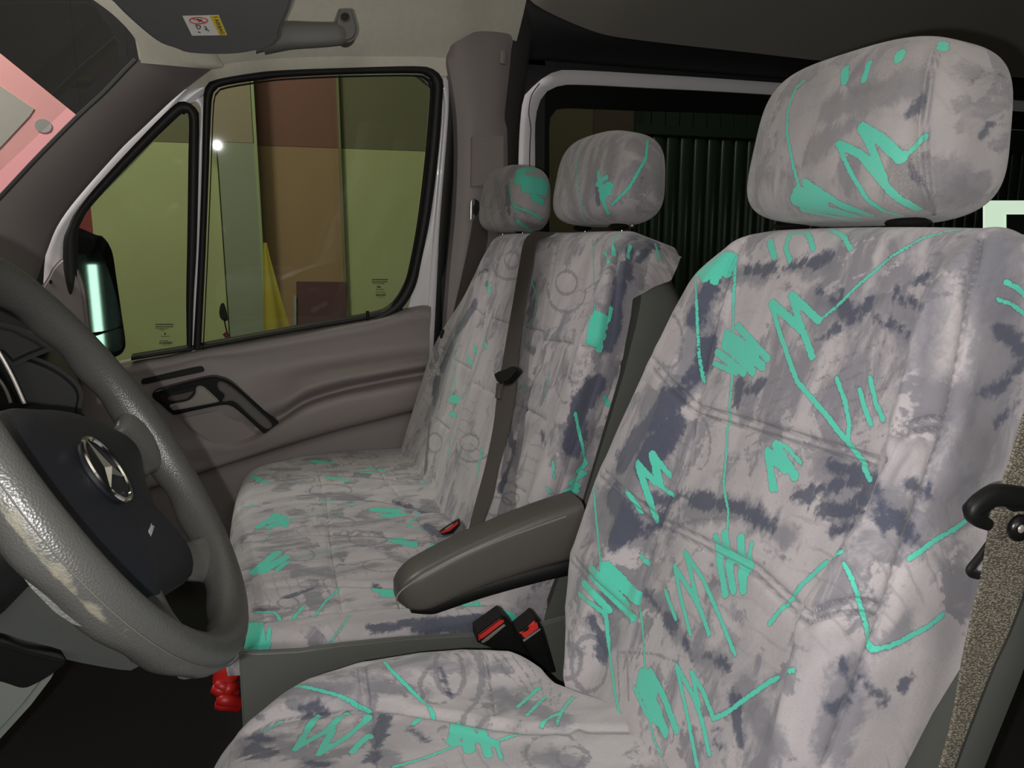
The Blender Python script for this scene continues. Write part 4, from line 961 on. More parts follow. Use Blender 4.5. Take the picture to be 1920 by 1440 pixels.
cloth('cushion', Vc, 240, 240, ds, M_FAB, teal_c, dark_c, loop_c, seam_c, patch=[(P_((520, 1300), (650, 1290)), 14), (P_((470, 1400), (520, 1390), (600, 1430)), 50), (P_((700, 1340), (705, 1400), (740, 1440)), 24), (P_((930, 1300), (1000, 1330), (1050, 1350)), 30), (P_((700, 1290), (800, 1300)), 20), (P_((1000, 1410), (1080, 1430)), 30)], nrm_hint=AZ)
box('seat_base', (-.02, .53, .14), (.46, .95, .41), M_SHELL, ds, bevel=.02)
# headrest
hc_ = np.array([.662, .752, 1.192])
Vh = headrest_grid(hc_, .318, .188, .128, 6, 300, 150, taper=.05, k=3.9)
teal_h = [(H_((600, 435), (550, 480), (510, 600), (505, 720), (540, 900), (578, 1030)), 6), (H_((600, 985), (700, 1050), (800, 1110), (960, 1165)), 12), (H_((545, 1080), (700, 1130), (880, 1170)), 17), (H_((560, 1045), (700, 1080)), 22), (H_((590, 1135), (750, 1170), (900, 1195)), 10),
 (H_((785, 775), (820, 870), (860, 950), (940, 1080), (1030, 1140), (1130, 1168)), 8), (H_((785, 780), (900, 830), (980, 930), (1060, 1030), (1130, 1090), (1215, 1135)), 12), (H_((910, 690), (960, 790), (1000, 900), (1030, 970)), 12), (H_((910, 690), (1010, 750), (1120, 855)), 17), (H_((1125, 855), (1200, 790), (1258, 740)), 9),
 (H_((820, 375), (818, 435)), 14), (H_((950, 340), (920, 435)), 10), (H_((1118, 290), (1110, 315)), 16), (H_((1350, 230), (1348, 255)), 16), (H_((1430, 1165), (1560, 1158)), 7)]
dark_h = [(H_((1490, 460), (1530, 430), (1600, 405)), 9), (H_((1560, 730), (1590, 680), (1680, 625)), 8), (H_((1650, 400), (1690, 420)), 8), (H_((1150, 870), (1200, 960)), 14), (H_((1170, 600), (1230, 560)), 8)]
seam_h = [(H_((1300, 290), (1270, 420), (1240, 620), (1235, 820), (1250, 1000), (1300, 1150)), .003, .004), (H_((1330, 300), (1295, 450), (1275, 640), (1272, 840), (1290, 1040)), .002, .003)]
cloth('headrest', Vh, 300, 150, ds, M_FABHR, teal_h, dark_h, [], seam_h, nrm_hint=None, patch=[(P_((1560, 200), (1650, 180), (1700, 150)), 60), (P_((1530, 280), (1600, 230)), 50), (P_((1690, 330), (1720, 380)), 30), (P_((1800, 130), (1860, 150)), 40), (P_((1780, 320), (1830, 350)), 60)])
for y in (.66, .85):
    tube('headrest_post', [(.668, y, 1.05), (.672, y, 1.13)], .006, M_CHROME, ds, N=4, seg=10, smooth_path=False)
    ellipsoid('post_collar', (.655, y, 1.098), (.022, .024, .007), M_BLK, ds, n=8, m=16)
# armrest on the far side
arm = [at(x, y, AY, 1.06) for x, y in [(741, 1118), (775, 1100), (880, 1050), (1000, 1005), (1085, 980)]]
arm = [np.array(p) for p in arm]
path = catmull(arm, 40)
cen = path; V = []; nA = 40; mA = 28
for i in range(nA):
    t = i/(nA-1); T = path[min(i+1, nA-1)]-path[max(i-1, 0)]; T /= np.linalg.norm(T); up = np.cross(T, AY)*-1; up = up if up[2] > 0 else -up
    nose = math.sqrt(max(0, 1-(1-min(1, t/.16))**2))
    nose = max(nose, .03)
    hh = (.030+.016*t)*nose; wd = .036*(.35+.65*nose)
    for j in range(mA):
        q = 2*math.pi*j/mA; ca, sa = math.cos(q), math.sin(q)
        y = wd*math.copysign(abs(ca)**.30, ca); z = hh*math.copysign(abs(sa)**.40, sa)
        V.append(path[i]+np.array([0, y, 0])+up*z)
M_ARM = plain('armrest_vinyl', (.062, .057, .051), .42, bump=.12, bscale=700)
F = grid_faces(nA, mA, True)+[tuple(range(mA))[::-1], tuple((nA-1)*mA+j for j in range(mA))]
ar = mesh('armrest', V, F, M_ARM, ds, sharp=70)
und = [at(x, y, AY, 1.058) for x, y in [(768, 1136), (800, 1128), (900, 1094), (1000, 1066), (1060, 1052)]]
tube('armrest_underside', und, .026, M_BLK, ar, N=30, seg=14, ry=.016, taper=[(0, .5), (.12, 1), (1, 1.1)], up=(0, 0, 1), power=3)
sm_ = [at(x, y, AY, 1.0225) for x, y in [(748, 1142), (744, 1120), (765, 1098), (830, 1060), (920, 1020), (1000, 990), (1062, 968)]]
tube('armrest_stitching', sm_, .0011, M_STITCH, ar, N=60, seg=5)

# ================================================================== PASSENGER BENCH
pb = root('passenger_bench', (.25, 1.75, .14), 'double passenger seat in grey and teal velour with two headrests', 'seat')
AB = 18.5; AL = AB
Yb = 1.735
F4 = lambda *p: PX(780, 200, 2.88, *p)
F5 = lambda *p: PX(640, 700, 2.667, *p)
F3 = lambda *p: PX(0, 860, 2.483, *p)
Wbn = [(0, .555), (.2, .560), (.45, .550), (.55, .535), (.60, .52), (.66, .48)]
Wbf = [(0, .55), (.1, .57), (.3, .54), (.45, .48), (.55, .44), (.60, .41), (.66, .36)]
def bshape(u, v, W, top):
    k = 1-.8*top
    g = lambda c, w_: np.exp(-((u-c)/w_)**2)
    return k*(.034*g(-.52, .05)+.016*g(-.05, .07)+.016*g(.06, .05)+.030*g(.50, .05)+.010*g(-.28, .10)+.010*g(.28, .10))
Vbb = backrest_grid(Yb, .40, .44, AB, .705, Wbn, [(0, .02), (.58, .025), (.635, .09)], .04, 330, 260, .03, .15, Wfar=Wbf, rt=.045, Dt=.08, shape=bshape, rc=.06)
teal_bb = [
 (P_((1118, 592), (1135, 600)), 15), (P_((1112, 606), (1130, 612)), 17), (P_((1108, 622), (1130, 630)), 14), (P_((1104, 640), (1126, 648)), 10), (P_((1112, 595), (1106, 640)), 10), (P_((1128, 605), (1124, 655)), 10),
 (P_((1147, 575), (1143, 600)), 6), (P_((1112, 450), (1115, 585)), 2), (F4((1110, 690), (1065, 710), (1068, 800)), 6), (F4((1018, 785), (1045, 850)), 6), (F4((1155, 755), (1142, 820)), 7), (F4((1260, 695), (1290, 740), (1312, 825)), 5),
 (F4((625, 940), (650, 1020), (640, 1130), (590, 1210)), 3), (F4((312, 1290), (330, 1345)), 6), (F4((275, 1350), (305, 1390)), 5), (F4((385, 910), (400, 1000)), 7), (F4((375, 1230), (380, 1300)), 7), (F4((200, 1200), (215, 1440)), 2),
 (F5((565, 0), (570, 110)), 2.5), (F5((545, 125), (590, 135)), 12), (F5((520, 170), (580, 180)), 12), (F5((545, 200), (575, 215)), 8), (F5((640, 40), (610, 120)), 7), (F5((700, 380), (680, 520)), 6), (F5((545, 340), (530, 440)), 6),
 (F5((1170, 200), (1190, 300), (1220, 440)), 5), (F5((1225, 450), (1180, 490), (1220, 500), (1145, 545), (1190, 560), (1120, 585), (1180, 590)), 7), (F5((1350, 10), (1380, 60)), 8), (F5((1318, 120), (1335, 155)), 8), (F5((1060, 440), (1065, 520)), 4), (F5((1030, 570), (1050, 600)), 4), (F5((880, 80), (930, 65)), 3), (F5((1040, 0), (1020, 150), (980, 240)), 2)]
dark_bb = [(F4((1160, 790), (1120, 900), (1080, 1080), (1040, 1300)), 30), (F4((1290, 740), (1200, 830)), 26), (F4((1380, 700), (1260, 700)), 20), (F4((310, 1080), (230, 1200)), 36), (F4((200, 1280), (150, 1400)), 30), (F4((640, 1060), (620, 1160)), 20), (F4((640, 960), (610, 1100)), 12), (F4((600, 1290), (640, 1330)), 12), (F4((340, 900), (380, 880)), 8),
 (F5((1270, 60), (1190, 200), (1150, 360)), 40), (F5((830, 200), (860, 400), (800, 560)), 24), (F5((480, 40), (470, 130)), 30), (F5((440, 260), (420, 480)), 16), (F5((1000, 300), (1020, 360)), 10)]
loop_bb = [ell(1062, 530, 20, 22, 6), ell(1062, 545, 36, 40, 6, 0, 200), ell(960, 487, 14, 16, 5), ell(955, 500, 30, 24, 5, 0, 200), ell(880, 830, 18, 16, 4), ell(885, 840, 30, 26, 4, 20, 200), ell(958, 935, 16, 12, 4), ell(935, 950, 26, 18, 4), ell(1060, 730, 14, 26, 4), ell(815, 830, 14, 18, 4)]
for k in range(7): loop_bb.append(([(1035+k*8, 600), (1045+k*8, 585)], 2)); loop_bb.append(([(1095+k*5, 545-k*3), (1115+k*5, 530-k*3)], 3))
seam_bb = [(P_((985, 448), (972, 540), (960, 620), (935, 750), (905, 880), (890, 960)), .006, .007), (P_((1045, 452), (1030, 540), (1015, 640), (985, 760), (950, 880), (925, 975)), .006, .007),
 (P_((1158, 470), (1150, 540), (1138, 630), (1105, 730), (1065, 850), (1030, 960)), .008, .006), (P_((915, 462), (912, 560), (905, 620), (865, 760), (830, 880)), .007, .007),
 (P_((1162, 475), (1180, 450), (1215, 444)), .003, .004), (P_((1222, 470), (1205, 540), (1180, 640), (1120, 800), (1070, 930)), .003, .004),
 (F4((370, 1130), (500, 1170), (690, 1215)), .003, .005), (F4((690, 1260), (800, 1270), (980, 1310)), .004, .006), (F4((270, 1045), (375, 1140)), .003, .004), (F4((140, 1310), (210, 1370), (300, 1420)), .003, .004),
 (F5((440, 200), (540, 280)), .003, .004), (F5((850, 150), (950, 190), (1090, 280)), .004, .006), (F5((770, 520), (840, 550), (960, 620)), .003, .005), (F5((660, 50), (760, 100)), .003, .005)]
cloth('backrest', Vbb, 330, 260, pb, M_FAB, teal_bb, dark_bb, loop_bb, seam_bb, patch=[(P_((1200, 450), (1240, 450)), 40), (P_((1190, 500), (1160, 640), (1110, 760), (1080, 860)), 46), (P_((880, 560), (840, 660), (815, 760)), 40), (P_((1000, 560), (960, 720), (940, 860)), 24), (P_((1060, 590), (1040, 640)), 16), (P_((1150, 470), (1220, 460)), 30)], nrm_hint=(-1, 0, .3))
al_ = math.radians(AB); vv_ = np.array([math.sin(al_), 0, math.cos(al_)]); ww_ = np.array([-math.cos(al_), 0, math.sin(al_)])
shell('back_shell', Yb, .40, .44, Wbn, Wbf, .64, -.050, -.165, M_SHELL, pb, zlo=-.10, inset=.004)
# cushion
Wcb = [(0, .54), (.1, .56), (.3, .575), (.42, .56), (.50, .53), (.60, .50)]
def bcshape(u, v, W, ds_, Ln):
    g = lambda c, w_: np.exp(-((u-c)/w_)**2)
    side = .012*smooth01((np.abs(u)-.42)/.06)*np.where(ds_ < .02, 1, 0)
    rib = .013*np.abs(np.sin(math.pi*(u-.005)/.235))**.5*(ds_ < .025)
    return (rib+side)*smooth01((Ln-v)/.10)*smooth01(v/.05+.3)
Vcb = cushion_grid(Yb, -.105, .50, .432, Wcb, .018, .035, 330, 220, rf=.06, Df=.015, shape=bcshape, corner=.03)
teal_cb = [
 (P_((485, 988), (520, 965)), 11), (P_((492, 982), (532, 970)), 12), (P_((505, 988), (540, 976)), 10), (P_((515, 965), (535, 985)), 10), (P_((476, 1072), (520, 1036)), 14), (P_((490, 1072), (535, 1045)), 14), (P_((520, 1068), (538, 1055)), 8),
 (P_((540, 1053), (580, 1040), (640, 1029)), 2.5), (P_((543, 973), (590, 967), (640, 965)), 2), (P_((460, 1020), (520, 1000), (560, 990)), 2),
 (P_((466, 1168), (470, 1215)), 16), (P_((486, 1172), (490, 1215)), 14), (P_((506, 1178), (502, 1212)), 7), (P_((462, 1205), (500, 1212)), 16), (P_((475, 1165), (480, 1200)), 10),
 (P_((568, 1138), (545, 1163)), 7), (P_((636, 1104), (608, 1130), (588, 1158)), 5), (P_((480, 1148), (515, 1148), (525, 1160)), 5), (P_((655, 1155), (635, 1185), (610, 1217)), 4),
 (P_((690, 878), (720, 883)), 8), (P_((675, 885), (700, 888)), 6), (P_((612, 896), (652, 900)), 9), (P_((700, 955), (745, 958)), 14), (P_((715, 966), (760, 966)), 9), (P_((735, 1012), (775, 1022)), 14), (P_((745, 1006), (780, 1016)), 9), (P_((795, 902), (822, 915)), 9), (P_((812, 1022), (790, 1043)), 6),
 (P_((705, 1106), (732, 1112)), 14), (P_((716, 1116), (735, 1118)), 8), (P_((870, 1132), (905, 1133)), 8), (P_((880, 1124), (895, 1130)), 6), (P_((786, 962), (764, 987), (795, 992)), 4), (P_((930, 1145), (960, 1158), (972, 1176)), 13), (P_((925, 1158), (940, 1162)), 7),
 (P_((585, 865), (625, 868)), 8), (P_((470, 892), (500, 905)), 9), (P_((600, 940), (630, 938)), 6), (P_((650, 945), (665, 946)), 5), (P_((455, 950), (470, 945)), 8)]
dark_cb = [(P_((760, 1170), (900, 1165)), 24), (P_((700, 1178), (900, 1180)), 12), (P_((800, 985), (830, 1005)), 22), (P_((560, 930), (620, 925)), 10), (P_((820, 935), (860, 950)), 12), (P_((480, 1145), (540, 1140)), 10), (P_((640, 1060), (700, 1050)), 12), (P_((740, 940), (800, 960)), 9), (P_((540, 1120), (600, 1100)), 8), (P_((700, 1095), (760, 1110)), 8)]
loop_cb = [ell(620, 920, 40, 12, 4), ell(560, 1040, 30, 12, 4), ell(690, 1010, 36, 13, 4), ell(560, 900, 30, 8, 3), ell(720, 1060, 40, 12, 4), ell(640, 980, 26, 9, 3), ell(820, 1100, 50, 14, 5), ell(540, 1130, 20, 10, 4)]
seam_cb = [(P_((455, 905), (560, 888), (680, 892), (800, 905)), .005, .009), (P_((450, 948), (560, 935), (700, 935), (830, 960)), .006, .010), (P_((452, 1015), (560, 1000), (700, 1002), (860, 1018)), .006, .010), (P_((458, 1105), (560, 1095), (700, 1098), (740, 1100)), .007, .010),
 (P_((465, 1163), (560, 1160), (700, 1140), (800, 1135), (940, 1132)), .005, .006), (P_((590, 868), (610, 940), (620, 1040), (640, 1150)), .003, .005), (P_((700, 872), (770, 960), (830, 1030)), .003, .006)]
cloth('cushion', Vcb, 330, 220, pb, M_FAB, teal_cb, dark_cb, loop_cb, seam_cb, patch=[(P_((560, 935), (640, 925), (700, 940)), 14), (P_((480, 1140), (600, 1130), (740, 1120)), 10), (P_((800, 940), (860, 980)), 20), (P_((700, 1030), (760, 1050)), 14), (P_((520, 1060), (620, 1080), (700, 1060)), 16), (P_((560, 880), (700, 890)), 8)], nrm_hint=AZ)
# plastic seat base: side cheek and box
cheek = [(p[0], p[2]) for p in ys([(447, 1222), (480, 1226), (560, 1222), (640, 1210), (760, 1198), (900, 1190), (980, 1180)], 1.148)]+[(.52, .44), (.52, .16), (.03, .16), (-.035, .20), (-.066, .28)]
prism('side_cover', cheek, Yb-.587, Yb-.574, M_SHELL, pb, .003)
prism('base_cover', [(-.05, .385), (.50, .40), (.50, .16), (.03, .16), (-.03, .20), (-.055, .28)], Yb-.574, Yb+.55, M_SHELL, pb, .01)
rm = [np.array([x, Yb-.574, z]) for x, z in [(-.12, .372), (-.05, .392), (.08, .401), (.24, .404), (.40, .41)]]
# headrests
for k, (yc, tz, st, dk, nm) in enumerate([
    (1.475, 1.198, [(P_((1103, 263), (1086, 285), (1081, 305), (1086, 367), (1105, 422)), 3.5), (P_((1214, 262), (1211, 297), (1179, 353), (1147, 384)), 5), (P_((1122, 322), (1124, 345), (1130, 375), (1141, 401)), 8), (P_((1137, 332), (1120, 345)), 9), (P_((1142, 345), (1125, 355), (1143, 362)), 9), (P_((1143, 350), (1130, 370)), 14), (P_((1178, 246), (1174, 250)), 6)],
     [(P_((1115, 330), (1122, 380)), 10), (P_((1205, 330), (1200, 350)), 10)], 'mid'),
    (2.075, 1.188, [(P_((975, 322), (1000, 318)), 16), (P_((972, 335), (1020, 345)), 18), (P_((985, 352), (1020, 358)), 14), (P_((1000, 370), (1015, 378)), 10), (P_((955, 335), (958, 370), (968, 400)), 3), (P_((966, 387), (1000, 400), (1037, 429)), 4), (P_((971, 415), (985, 425), (995, 434)), 8)],
     [(P_((950, 350), (955, 400)), 10)], 'out')]):
    V = headrest_grid((.672, yc, tz), .355, .180, .13, 6, 180, 100, taper=.06, k=3.4)
    cloth('headrest', V, 180, 100, pb, M_FABHR, st, dk, [], [], patch=[(P_((1060, 320), (1080, 400)), 20), (P_((1150, 280), (1140, 330)), 20), (P_((1190, 270), (1230, 300), (1235, 360)), 22), (P_((930, 350), (950, 420)), 20)], label='headrest of the middle place, teal curved line on its side' if nm == 'mid' else 'headrest by the door with large teal scribble')
    for dy in (-.09, .09):
        tube('headrest_post', [(.674, yc+dy, 1.06), (.676, yc+dy, 1.14)], .006, M_CHROME, pb, N=4, seg=10, smooth_path=False)
        ellipsoid('post_collar', (.668, yc+dy, 1.106), (.020, .022, .007), M_BLK, pb, n=8, m=16)
ellipsoid('release_button', at(1185, 423, AY, 1.34), (.006, .006, .004), M_CHROME, pb, n=8, m=12)

# ================================================================== BELTS AND BUCKLES
def strap(name, cen, wid, mat, parent=None, N=60, thick=.0016, nrm=None):
    """flat band: cen = list of (P, half vector)"""
    C = np.array([c for c, h in cen]); H = np.array([h for c, h in cen])
    X = catmull(np.hstack([C, H]), N); C, H = X[:, :3], X[:, 3:]
    T = np.gradient(C, axis=0); Nn = np.cross(T, H); Nn /= np.linalg.norm(Nn, axis=1)[:, None]
    V = []
    for i in range(N):
        for s, k in ((-1, 1), (-.5, 1), (0, 1), (.5, 1), (1, 1), (1, -1), (0, -1), (-1, -1)):
            V.append(C[i]+H[i]*s+Nn[i]*thick*k)
    F = grid_faces(N, 8, True)+[tuple(range(8))[::-1], tuple((N-1)*8+j for j in range(8))]
    return mesh(name, V, F, mat, parent, sharp=60)
def edge(l, r, Yf): # left and right pixel, Y
    a = at(*l, AY, Yf); b = at(*r, AY, Yf); return ((a+b)/2, (b-a)/2)
# middle belt lies on the bench back
al_ = math.radians(AB); nb_ = np.array([-math.cos(al_), 0, math.sin(al_)]); bo = nb_@np.array([.40, 0, .44])
def onb(l, r, off):
    a = at(*l, nb_, bo+off); b = at(*r, nb_, bo+off); return ((a+b)/2, (b-a)/2)
mb = root('seat_belt', onb((940, 700), (965, 700), .02)[0], 'dark middle seat belt lying down the bench backrest between the headrests', 'seat belt', None)
pts = [((.70, 1.66, 1.075), (0, .02, .01))]
mid = [onb((1002, 434), (1040, 437), .005), onb((984, 452), (1008, 455), .020), onb((974, 500), (998, 505), .030), onb((964, 560), (986, 566), .032), onb((950, 640), (974, 645), .034), onb((934, 735), (966, 735), .038), onb((926, 800), (955, 800), .04), onb((912, 870), (936, 872), .045), onb((896, 930), (924, 930), .055), onb((888, 960), (908, 975), .06), onb((878, 1000), (895, 1012), .07)]
strap('webbing', mid, .02, M_BELT, mb, N=80)
tg = onb((925, 700), (968, 700), .045)[0]
slab('belt_tongue', [at(x, y, nb_, bo+.050) for x, y in [(926, 704), (930, 697), (945, 692), (958, 686), (966, 689), (968, 697), (950, 716), (932, 716)]], nb_, M_BLK, mb, thick=.012, bevel=.003, sm=40)
slab('belt_label', [at(x, y, nb_, bo+.043) for x, y in [(931, 718), (942, 719), (938, 748), (928, 746)]], nb_, M_BELT, mb, thick=.003, bevel=0)
tube('loose_thread', [at(x, y, nb_, bo+.047) for x, y in [(944, 717), (936, 730), (936, 746), (934, 742)]], .0004, M_STITCH, mb, N=16, seg=4)

# outer belt from the pillar loop
ob = root('seat_belt', ys([(880, 500)], 2.24)[0], 'dark outer seat belt running from the pillar loop down beside the door', 'seat belt')
strap('webbing', [edge((889, 392), (899, 392), 2.22), edge((884, 430), (914, 440), 2.22), edge((872, 490), (902, 500), 2.22), edge((856, 560), (886, 570), 2.25), edge((842, 620), (868, 640), 2.275), edge((832, 660), (856, 672), 2.30), edge((812, 740), (836, 746), 2.325), edge((795, 830), (815, 835), 2.335), edge((780, 875), (800, 880), 2.34)], .02, M_BELT, ob)
slab('loop_bracket', ys(F4((300, 500), (318, 495), (318, 520), (308, 545), (308, 575), (318, 590), (312, 615), (294, 612), (296, 520)), 2.20), (0, -1, 0), M_CHROME, ob, thick=.006, bevel=.0015, label='bright metal belt loop bracket')
slab('loop_cover', ys(F4((312, 495), (340, 510), (345, 560), (325, 590), (310, 575)), 2.215), (0, -1, 0), M_BLK, ob, thick=.01, bevel=.002)
slab('belt_stop', ys([(826, 624), (832, 618), (842, 620), (840, 632), (832, 638), (826, 634)], 2.20), (0, -1, 0), M_BLK, ob, thick=.012, bevel=.003)
slab('floor_anchor', ys([(768, 876), (780, 868), (794, 868), (798, 893), (780, 890), (766, 886)], 2.335), (0, -1, 0), M_BLK, ob, thick=.02, bevel=.004)
# height adjuster plate on the pillar
pl_ = slab('belt_guide_plate', ys(PX(840, 0, 2.909, (132, 748), (140, 738), (306, 740), (306, 900), (300, 1010), (128, 1020)), YB-.030), (0, -1, 0), M_TRIM, None, thick=.012, bevel=.003, seg=3)
props(pl_, 'flat taupe belt height adjuster plate on the door pillar', 'plate')

def buckle(name, P, ax, up_, sz, lab, wide=1.0):
    """P tip centre, ax pointing to the mouth, up_ = face normal"""
    ax = np.array(ax, float); ax /= np.linalg.norm(ax); up_ = np.array(up_, float); up_ -= ax*(up_@ax); up_ /= np.linalg.norm(up_); sd = np.cross(ax, up_)
    r = root(name, P, lab, 'buckle'); M = lambda q: np.array(P)+ax*q[0]+sd*q[1]+up_*q[2]
    h = .013; w_ = .030*wide
    box('casing', (-.095, -w_, -h), (-.004, w_, h), M_BLK, r, bevel=.005, M=M, seg=3)
    box('casing_lip', (-.012, -w_, -h), (.004, w_, -h*.1), M_BLK, r, bevel=.003, M=M)
    box('release_button', (-.014, -w_+.004, -h*.05), (.003, w_-.004, h-.003), M_RED, r, bevel=.002, M=M, label='red release button')
    box('slot_edge', (-.004, -w_+.003, -h*.22), (.0035, w_-.003, -h*.02), M_SILV, r, bevel=.0005, M=M)
    return r
# near pair between the seats: mouths face up-left
b1 = at(928, 1180, AY, 1.09); b2_ = at(997, 1182, AY, 1.07)
def buckle_px(name, Y, face, body, lab, depth=.024, nrm=(-.1, -1, .12)):
    """red face outline and black body outline, both on the plane of constant Y, real thickness"""
    r = root(name, ys([body[0]], Y)[0], lab, 'buckle')
    bd = slab('casing', ys(body, Y), nrm, M_BLK, r, thick=.05, bevel=.003, seg=3)
    rd = slab('release_button', ys(face, Y-.0015), nrm, M_RED, r, thick=.045, bevel=.002, seg=3, label='red release button')
    return r
q5 = F5
k1 = buckle_px('seat_belt_buckle', 1.10, q5((688, 1310), (795, 1232), (815, 1228), (820, 1245), (720, 1322), (688, 1340)), q5((682, 1302), (805, 1213), (830, 1222), (870, 1272), (1000, 1500), (900, 1500), (760, 1380), (682, 1348)), 'black buckle with red button leaning toward the bench, left of the pair')
slab('slot_edge', ys(q5((700, 1345), (722, 1325), (815, 1255), (822, 1262), (735, 1335), (708, 1350)), 1.0975), (-.1, -1, .1), M_SILV, k1, thick=.004, bevel=.0006)
k2 = buckle_px('seat_belt_buckle', 1.06, q5((892, 1300), (930, 1285), (940, 1265), (965, 1242), (985, 1245), (992, 1275), (920, 1330), (905, 1322)), q5((886, 1300), (960, 1240), (972, 1228), (990, 1236), (1010, 1290), (1020, 1320), (1070, 1500), (1000, 1500), (910, 1340), (888, 1325)), 'black buckle with red button beside the driver seat back, right of the pair')
slab('slot_edge', ys(q5((908, 1336), (995, 1276), (997, 1284), (914, 1344)), 1.0575), (-.1, -1, .1), M_SILV, k2, thick=.003, bevel=.0006)
k3 = buckle_px('seat_belt_buckle', 1.56, q5((492, 795), (560, 752), (582, 738), (586, 755), (545, 790), (510, 803)), q5((488, 792), (560, 745), (586, 732), (592, 760), (560, 800), (540, 806), (505, 808)), 'small black and red buckle sunk between bench cushion and backrest', nrm=(-.3, -1, .3))
slab('slot_edge', ys(q5((518, 776), (556, 752), (558, 757), (524, 783)), 1.557), (-.3, -1, .3), M_SILV, k3, thick=.003, bevel=.0005)

# driver's belt beside the near seat, in front of its shell
YN = .44
nbelt = root('seat_belt', ys([(1860, 1000)], YN)[0], 'coarse grey driver seat belt in the lower right corner beside the seat shell', 'seat belt')
strap('webbing', [edge((1925, 760), (1990, 800), YN), edge((1896, 860), (1960, 880), YN), edge((1872, 930), (1936, 940), YN-.006), edge((1858, 975), (1928, 985), YN-.006), edge((1843, 1070), (1922, 1085), YN), edge((1822, 1160), (1890, 1180), YN), edge((1805, 1240), (1856, 1255), YN), edge((1786, 1350), (1815, 1360), YN), edge((1762, 1440), (1782, 1450), YN), edge((1730, 1530), (1752, 1540), YN)], .02, M_BELTN, nbelt, N=90, thick=.0014)
gd_ = [D_(*p) for p in []]
gpath = [at(x, y, AY, YN-.012) for x, y in D_((1180, 190), (1043, 180), (960, 172), (905, 170), (860, 190), (820, 222), (806, 250), (830, 282), (878, 310))]
tube('belt_guide', gpath, .0075, M_BLK, nbelt, N=50, seg=14, ry=.006, up=(0, -1, 0), power=2.6, taper=[(0, 1.1), (.5, 1.2), (.8, 1), (1, .6)])
slab('guide_plate', ys(D_((900, 160), (1043, 172), (1200, 185), (1200, 300), (1043, 262), (985, 262), (950, 240), (895, 250), (880, 320), (825, 290), (795, 240), (850, 188)), YN-.010), (0, -1, 0), M_BLK, nbelt, thick=.008, bevel=.003, sm=70)
ellipsoid('bolt_cap', at(1911, 990, AY, YN-.020), (.011, .006, .011), M_BEZ, nbelt, n=12, m=20)
ellipsoid('bolt_socket', at(1915, 992, AY, YN-.026), (.0035, .0015, .0035), M_SILV, nbelt, n=8, m=12)
tube('wire_loop', [at(x, y, AY, YN+.004) for x, y in D_((880, 395), (840, 450), (795, 505), (788, 525), (800, 540), (850, 552))], .0028, M_BLK, nbelt, N=24, seg=8)

# ================================================================== LOOSE THINGS
rg = root('red_gloves', (-.16, 1.42, .12), 'pair of red rubber gloves on the floor beside the bench base', 'gloves')
YR = 1.40
M_GLV = plain('red_rubber', (.42, .012, .010), .45)
def blob(name, pts, r, par, **k): return tube(name, [at(x, y, AY, YR+d) for x, y, d in pts], r, M_GLV, par, N=20, seg=12, **k)
blob('cuff', [(438, 1240, .03), (424, 1262, .02), (415, 1285, .01)], .030, rg, ry=.020, taper=[(0, 1.1), (.5, 1), (1, .7)])
for i, (a, b, r) in enumerate([((404, 1282, 0), (440, 1300, .01), .011), ((398, 1290, .0), (436, 1306, .01), .012), ((408, 1312, -.01), (446, 1318, .0), .013), ((405, 1322, -.01), (444, 1326, .0), .011), ((420, 1298, 0), (440, 1285, .02), .012)]):
    blob('finger', [a, ((a[0]+b[0])/2, (a[1]+b[1])/2-2, a[2]-.004), b], r, rg, taper=[(0, .75), (.2, 1), (1, .9)])

# bright hall doorway far behind the van, seen in the door mirror
lw = root('lit_doorway', (7.6, 4.9, -.4), 'bright narrow hall doorway far behind the van, reflected in the door mirror', 'doorway')
box('lit_strip', (7.6, 4.86, -.30), (7.62, 4.96, .78), plain('lit_strip', (.8, .9, .9), .8, emis=(.75, 1.0, .95), estr=2.2), lw, bevel=0)
box('door_leaf', (7.6, 4.70, -.4), (7.62, 4.85, .9), plain('teal_door_paint', (.06, .11, .10), .7, emis=None), lw, bevel=0)
# things outside the passenger window
yc = root('yellow_cloth', ys([(512, 600)], 4.3)[0], 'yellow cloth hanging in folds beside the pillar outside', 'cloth')
V = []; nn = 30
for i in range(nn):
    t = i/(nn-1); yv = 455+t*600
    for j in range(20):
        s = j/19; xL = 494; xR = 500+46*min(1, t*3.6)**1.1
        p = at(xL+(xR-xL)*s, yv, AY, 4.35); p[1] += .03*math.sin(s*9+2*t)*t; V.append(p)
V = np.array(V); F = grid_faces(nn, 20); k = len(V)
cl = mesh('cloth_sheet', np.vstack([V, V+[0, .006, 0]]), F+[tuple(i+k for i in f[::-1]) for f in F], plain('yellow_cloth', (.30, .24, .02), .8), yc)
bd = root('maroon_board', ys([(600, 600)], 4.2)[0], 'dark maroon board with pale post leaning by the tan wall field', 'board')
slab('board_sheet', ys([(556, 528), (650, 529), (650, 1010), (556, 1010)], 4.3), (0, -1, 0), plain('maroon_board', (.085, .035, .04), .6), bd, thick=.03, bevel=.003)
slab('post', ys([(551, 555), (556, 555), (556, 1010), (551, 1010)], 4.29), (0, -1, 0), M_SILV, bd, thick=.02, bevel=.002)
sp = root('windowsill_paddle', ys([(425, 640)], 2.5)[0], 'small dark paddle on a thin stem outside the sill of the passenger window', 'paddle')
slab('paddle', ys([(417, 568), (421, 572), (425, 585), (427, 600), (420, 602), (413, 596), (411, 585), (413, 573)], 2.50), (0, -1, 0), M_BLK, sp, thick=.012, bevel=.003, sm=30)
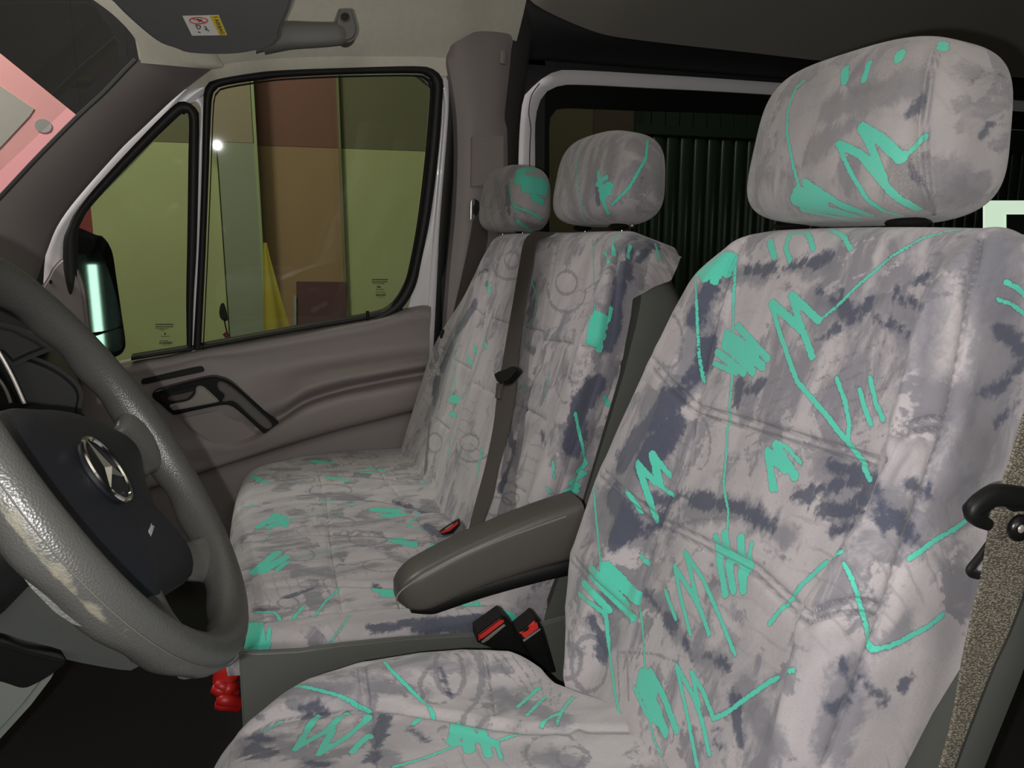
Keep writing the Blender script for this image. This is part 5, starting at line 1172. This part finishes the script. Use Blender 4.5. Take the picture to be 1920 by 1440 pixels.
tube('stem', ys([(420, 598), (423, 612), (427, 628)], 2.50), .0022, M_BLK, sp, N=10, seg=6)
tube('sleeve', ys([(421, 624), (426, 630), (434, 642)], 2.50), .008, plain('dark_red_plastic', (.12, .02, .02), .5), sp, N=10, seg=10)
ellipsoid('knob', at(400, 645, AY, 2.5), (.02, .012, .008), M_BLK, sp, n=8, m=12)

# pink sign ahead of the van, beyond the windscreen
pk = root('pink_sign', ys([(60, 240)], 3.1)[0], 'pink sign board with grey field and grey dot beyond the windscreen', 'sign')
YP = 3.1
slab('sign_board', ys([(-160, -20), (0, 100), (152, 223), (-20, 400), (-200, 560), (-420, 300)], YP), (0, -1, 0), plain('pink_paint', (.80, .36, .36), .6), pk, thick=.02, bevel=.002)
pp_ = at(-90, 300, AY, YP+.05); tube('sign_post', [(pp_[0], pp_[1], -.4), (pp_[0], pp_[1], pp_[2]+.1)], .03, M_SILV, pk, N=4, seg=12, smooth_path=False)
slab('grey_field', ys([(-120, 120), (0, 161), (64, 204), (55, 218), (0, 277), (-60, 330), (-140, 260)], YP-.003), (0, -1, 0), plain('sign_grey', (.40, .36, .33), .6), pk, thick=.003, bevel=0)
slab('grey_dot', [at(81+16*math.cos(a)+2*math.sin(a), 236+13*math.sin(a), AY, YP-.003) for a in np.linspace(0, 2*math.pi, 28, endpoint=False)], (0, -1, 0), plain('sign_grey_dot', (.33, .31, .29), .6), pk, thick=.003, bevel=0)
# hall door left lit, seen past the headrest and in the door mirror
M_LIT = plain('lit_doorway', (.8, .8, .8), .8, emis=(.9, 1.0, .92), estr=1.5)
ld = root('lit_opening', (4.0, 3.3, -.4), 'bright lit opening behind the near headrest with a dark vent beside it', 'opening')
slab('light_panel', ys([(1846, 376), (1990, 376), (1990, 445), (1846, 445)], 3.3), (0, -1, 0), M_LIT, ld, thick=.01, bevel=0)
slab('vent_panel', ys([(1888, 402), (1990, 402), (1990, 440), (1888, 440)], 3.28), (0, -1, 0), plain('grey_vent', (.08, .11, .10), .6), ld, thick=.004, bevel=0)
